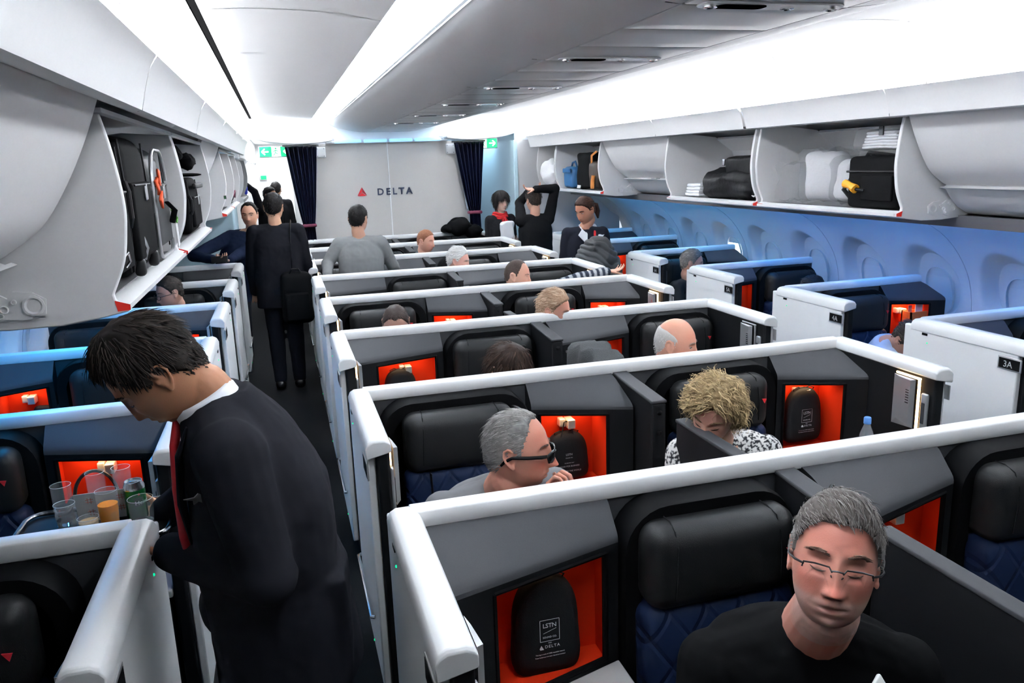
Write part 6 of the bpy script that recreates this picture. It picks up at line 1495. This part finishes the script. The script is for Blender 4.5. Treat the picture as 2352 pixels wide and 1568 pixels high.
# bag with a ring handle on the left cubby hook
e = empty('handbag', (-0.775, 3.225, 0.635), 'dark handbag with a brown ring handle in the left cubby', 'handbag')
b = MB(); b.rbox((0, -0.05, 0.075), (0.22, 0.08, 0.15), 0.03, 4); b.jitter(0.008, 14); b.build('shell', 'pouch_black', e)
b = MB(); b.tube([(0.075*math.cos(a)+0.0, -0.065, 0.145+0.105*math.sin(a)) for a in arange(0, math.pi, 16)], 0.007, 8); b.build('handle', 'leather_brown', e)
e = empty('pouch', (-1.33, 4.45, 0.635), 'black pouch below the hook in the blue-lit left cubby', 'pouch')
b = MB(); b.rbox((0.10, -0.03, 0.10), (0.16, 0.05, 0.20), 0.025, 4); b.jitter(0.008, 14); b.build('shell', 'pouch_black', e)
# orange box with papers in 4A
e = empty('paper_box', (4.15, 4.375, 0.78), 'orange box of papers on the side of the suite 4A cubby', 'box')
b = MB(); b.box(-0.08, 0.08, -0.05, -0.04, 0, 0.10); b.box(-0.08, 0.08, 0.03, 0.04, 0, 0.10); b.box(-0.08, -0.07, -0.05, 0.04, 0, 0.10); b.box(0.07, 0.08, -0.05, 0.04, 0, 0.10); b.box(-0.08, 0.08, -0.05, 0.04, -0.16, 0.01); b.build('carton', 'box_orange', e, smooth=False)
b = MB(); b.box(-0.01, 0.05, -0.01, -0.005, 0.02, 0.17); b.build('leaflet', 'paper', e, smooth=False)
b = MB(); b.box(-0.06, -0.03, 0.0, 0.005, 0.02, 0.14); b.build('card', 'paper_pink', e, smooth=False)
# grey cloth over a divider screen
e = empty('blanket', (1.385, 3.42, 1.005), 'dark grey fleece draped over the divider screen near the bald man', 'blanket')
b = MB(); n = 16; rings = []
for i in range(22):
    y = -0.17+0.34*i/21; ring = []
    for j in range(n+1):
        t = j/n; a = (t-0.5)*2; x = 0.075*math.copysign(min(1, abs(a)*1.9), a); z = 0.075-max(0, abs(a)-0.45)*0.36+0.012*math.sin(y*48+a*3)+0.03*math.cos(y*9)
        ring.append(V((x+0.012*math.sin(y*40+a*2), y, z)))
    rings.append(ring)
nn = n+1; b.add([p for r_ in rings for p in r_], [(i*nn+j, i*nn+j+1, (i+1)*nn+j+1, (i+1)*nn+j) for i in range(21) for j in range(n)])
o = b.build('fold', 'blanket_grey', e, angle=180); sd = o.modifiers.new('t', 'SOLIDIFY'); sd.thickness = 0.012
# coat pile on the last partition
e = empty('coat', (2.20, 10.15, 1.10), 'black coat pile lying on the last centre suite below the bulkhead', 'coat', 'dark clothing in the cabin')
b = MB(); b.ellipsoid((0.03, -0.03, 0.075), (0.17, 0.14, 0.11), 26, 16); b.ellipsoid((-0.13, -0.02, 0.05), (0.10, 0.10, 0.06), 20, 12); b.ellipsoid((0.20, -0.04, 0.0), (0.12, 0.12, 0.09), 20, 12); b.jitter(0.035, 9); b.build('folds', 'bag_black', e, angle=180)
# ------------------------------------------------------------------ drinks tray
TX, TY, TZ = -0.575, 2.29, 1.022
e = empty('serving_tray', (TX, TY, TZ), 'small chrome-edged tray of drinks held by the steward', 'tray')
b = MB(); b.rbox((0, 0, -0.004), (0.40, 0.27, 0.008), 0.004, 2); b.build('base', 'suite_dark', e)
b = MB(); pr = rrect(0.40, 0.27, 0.05, 6); b.tube([(x, y, 0.008) for x, y in pr]+[(pr[0][0], pr[0][1], 0.008)], 0.006, 8); b.build('rim', 'chrome', e)
def glass(x, y, r, h, fill, fm, label):
    e = empty('drinking_glass', (x, y, TZ+0.001), label, 'glass', 'glasses on the serving tray')
    t = 0.0016
    MB().lathe([(r*0.86, 0.0), (r*0.92, h*0.4), (r, h), (r-t, h), (r*0.92-t, h*0.4), (r*0.84-t, 0.008), (0, 0.008)], 24).build('bowl', 'glass_clear', e, angle=60)
    MB().tube([((r-t/2)*math.cos(a), (r-t/2)*math.sin(a), h) for a in arange(0, 2*math.pi, 24)], 0.0006, 6).build('rim', 'glass_lens', e, angle=180)
    if fill: MB().lathe([(0, 0.009), (r*0.83-t, 0.009), (r*(0.86+0.14*fill)-t-0.0006, h*fill), (0, h*fill)], 24).build('drink', fm, e, angle=40)
glass(-0.660, 2.335, 0.027, 0.118, 0.45, 'drink_clear', 'tall glass of water at the outer corner of the tray')
glass(-0.632, 2.240, 0.027, 0.098, 0.55, 'drink_clear', 'short glass of water in front at the outer edge of the tray')
glass(-0.568, 2.195, 0.027, 0.068, 0.85, 'drink_pale', 'low glass of pale drink at the front of the tray')
glass(-0.530, 2.255, 0.029, 0.115, 0.66, 'juice_orange', 'glass of orange juice')
glass(-0.585, 2.395, 0.026, 0.122, 0, None, 'empty glass behind the white menu card on the outer side')
glass(-0.515, 2.395, 0.026, 0.128, 0, None, 'empty glass behind the white menu card beside the can')
glass(-0.440, 2.215, 0.033, 0.095, 0.3, 'drink_clear', 'wide clear glass in front of the green can')
e = empty('beer_can', (-0.468, 2.300, TZ+0.001), 'green and silver beer can on the tray', 'can')
MB().lathe([(0.024, 0.0), (0.031, 0.008), (0.0325, 0.014), (0.0325, 0.118)], 28).build('body', 'can_green', e, angle=60)
MB().lathe([(0.0325, 0.118), (0.0325, 0.128), (0.027, 0.142), (0.027, 0.146), (0.025, 0.146), (0.0245, 0.142), (0, 0.142)], 28).build('top', 'can_silver', e, angle=40)
b = MB(); a0 = math.atan2(-2.3, 0.468)
b.add([(0.0330*math.cos(a0-0.15+0.9*i/10), 0.0330*math.sin(a0-0.15+0.9*i/10), z) for z in (0.058, 0.092) for i in range(11)], [(i, i+1, 12+i, 11+i) for i in range(10)]); b.build('label', 'can_dark', e, angle=180)
b = MB(); vs, fs = text_mesh('Heineken', 0.020, Matrix.Identity(4), 0.0002, 'LEFT', 1.0)
b.add([(0.0333*math.cos(a0-0.12+v.x/0.033), 0.0333*math.sin(a0-0.12+v.x/0.033), 0.066+v.y) for v in vs], fs); b.build('lettering', 'lettering_white', e, smooth=False)
CAN_ = e
MB().ellipsoid((0.0005, -0.0, 0.1435), (0.012, 0.008, 0.002), 12, 6).build('ring_pull', 'can_silver', e)
b = MB(); st = [(0.006*(1 if k % 2 == 0 else 0.42)*math.sin(k*math.pi/5), 0.006*(1 if k % 2 == 0 else 0.42)*math.cos(k*math.pi/5)) for k in range(10)]
b.add([(0.0336*math.cos(a0+0.35+x/0.033), 0.0336*math.sin(a0+0.35+x/0.033), 0.103+z) for x, z in st], [list(range(10))]); b.build('star', 'delta_red', e, smooth=False)
CAN_.scale = (0.86, 0.86, 0.80)
e = empty('menu_card', (-0.555, 2.335, TZ), 'white folded card with red hash marks standing on the tray', 'card')
M_ = Matrix.Rotation(R(14), 4, 'X')
b = MB(); b.box(-0.072, 0.072, 0, 0.0015, 0.0, 0.095); b.xf(M_); b.build('sheet', 'paper', e, smooth=False)
b = MB()
for cx, cz in ((-0.035, 0.070), (0.045, 0.072), (-0.035, 0.03), (0.045, 0.035), (0.0, 0.050)):
    for k in (-0.004, 0.004): b.box(cx-0.010, cx+0.010, -0.0008, 0, cz+k-0.0007, cz+k+0.0007); b.box(cx+k-0.0007, cx+k+0.0007, -0.0008, 0, cz-0.010, cz+0.010)
b.xf(M_); b.build('print', 'paper_pink', e, smooth=False)
# water bottle and small case on the table beside the blonde woman
e = empty('water_bottle', (2.325, 2.665, 0.602), 'clear water bottle with blue cap on the side table', 'bottle')
MB().lathe([(0.026, 0), (0.031, 0.006), (0.031, 0.05), (0.029, 0.06), (0.031, 0.07), (0.031, 0.16), (0.027, 0.19), (0.014, 0.225), (0.0125, 0.24)], 24).build('body', 'bottle_plastic', e, angle=60)
MB().lathe([(0, 0.004), (0.028, 0.006), (0.0285, 0.155), (0, 0.155)], 20).build('water', 'drink_clear', e, angle=60)
MB().lathe([(0.0155, 0.234), (0.0155, 0.258), (0.013, 0.262), (0, 0.262)], 20).build('cap', 'cap_blue', e, angle=40)
e = empty('eyeglass_case', (2.20, 2.72, 0.602), 'small black case lying on the white table by the bottle', 'case')
b = MB(); b.ellipsoid((0, 0, 0.022), (0.075, 0.035, 0.022), 20, 12); b.build('shell', 'bag_shine', e)
# phone of the man in black
e = empty('smartphone', (0.945, 0.965, 1.005), 'white phone corner held up at the lower edge below the man in black', 'phone')
b = MB(); b.rbox((0, 0, 0), (0.072, 0.009, 0.145), 0.004, 3, M=Matrix.Rotation(R(35), 4, 'Z') @ Matrix.Rotation(R(-35), 4, 'X')); b.build('case', 'tag_white', e)
e = empty('smartphone', (-0.600, 8.06, 1.150), 'phone with a blue glow in the hand of the man in navy', 'phone')
b = MB(); b.rbox((0, 0, 0), (0.15, 0.010, 0.075), 0.004, 3, M=Matrix.Rotation(R(-40), 4, 'X')); b.build('case', 'bag_shine', e)
b = MB(); b.box(-0.07, 0.07, 0.0052, 0.006, -0.033, 0.033); b.xf(Matrix.Rotation(R(-40), 4, 'X')); b.build('screen', 'phone_glow', e, smooth=False)
# puffer jacket over the stewardess's arms
e = empty('puffer_jacket', (2.82, 6.92, 0.70), 'dark grey quilted puffer jacket held by the stewardess', 'jacket')
b = MB()
b.ellipsoid((0.0, 0.0, 0.30), (0.205, 0.11, 0.24), 30, 20); b.ellipsoid((-0.12, 0.0, 0.18), (0.12, 0.10, 0.15), 20, 14); b.ellipsoid((0.14, 0.01, 0.20), (0.11, 0.10, 0.20), 20, 14); b.ellipsoid((0.02, 0.0, 0.46), (0.13, 0.09, 0.09), 20, 14)
me = fuse(b, 0.008, 3, 'shell'); me.materials.append(MATS['puffer_grey']); P_ = mesh_np(me)
N_ = np.empty(len(P_)*3); me.vertices.foreach_get('normal', N_); N_ = N_.reshape(-1, 3)
Q_ = P_+np.array([list(noise.noise_vector(V(p)*7)*0.05) for p in P_])
set_np(me, P_+N_*(0.020*np.abs(np.sin((Q_[:, 2]*0.8+Q_[:, 0]*0.45)*math.pi/0.052))**0.6)[:, None]+np.array([list(noise.noise_vector(V(p)*11)*0.022) for p in P_])); link_mesh('shell', me, e)
# shoulder bag on the suited man's back
e = empty('backpack', (0.075, 7.20, 0.62), 'black shoulder bag hanging on the suited man in the aisle', 'backpack')
b = MB(); b.rbox((0, 0, 0.24), (0.27, 0.15, 0.46), 0.06, 4); b.jitter(0.012, 8); b.build('shell', 'bag_black', e)
b = MB(); b.rbox((0.0, -0.085, 0.17), (0.21, 0.05, 0.25), 0.025, 4); b.build('pocket', 'bag_black', e)
b = MB(); b.tube([(-0.02, 0.02, 0.46), (-0.02, 0.035, 0.62), (-0.01, 0.05, 0.80), (0.005, 0.12, 0.905)], 0.026, 8, flat=0.25); b.build('strap', 'bag_shine', e)
b = MB(); b.tube([(-0.05, -0.05, 0.465), (-0.03, -0.06, 0.50), (0.03, -0.06, 0.50), (0.05, -0.05, 0.465)], 0.008, 8); b.build('handle', 'bag_shine', e)
# white plastic bag held by the woman with the scarf
e = empty('plastic_bag', (2.66, 9.38, 1.02), 'crumpled white plastic bag held by the woman in the red scarf', 'plastic bag')
b = MB(); b.rbox((0, 0, 0.10), (0.16, 0.08, 0.28), 0.035, 4); b.jitter(0.025, 12); b.build('film', 'linen_white', e, angle=25)
e = empty('storage_box', (-0.52, 12.1, 1.63), 'bright blue box in the far cabin bin', 'box')
b = MB(); b.rbox((0, 0, 0.07), (0.2, 0.3, 0.14), 0.03, 3); b.build('shell', 'box_blue' if False else 'bag_blue_bright', e) if 'bag_blue_bright' in MATS else (mat('bag_blue_bright', (0.02, 0.05, 0.60), 0.5), b.build('shell', 'bag_blue_bright', e))
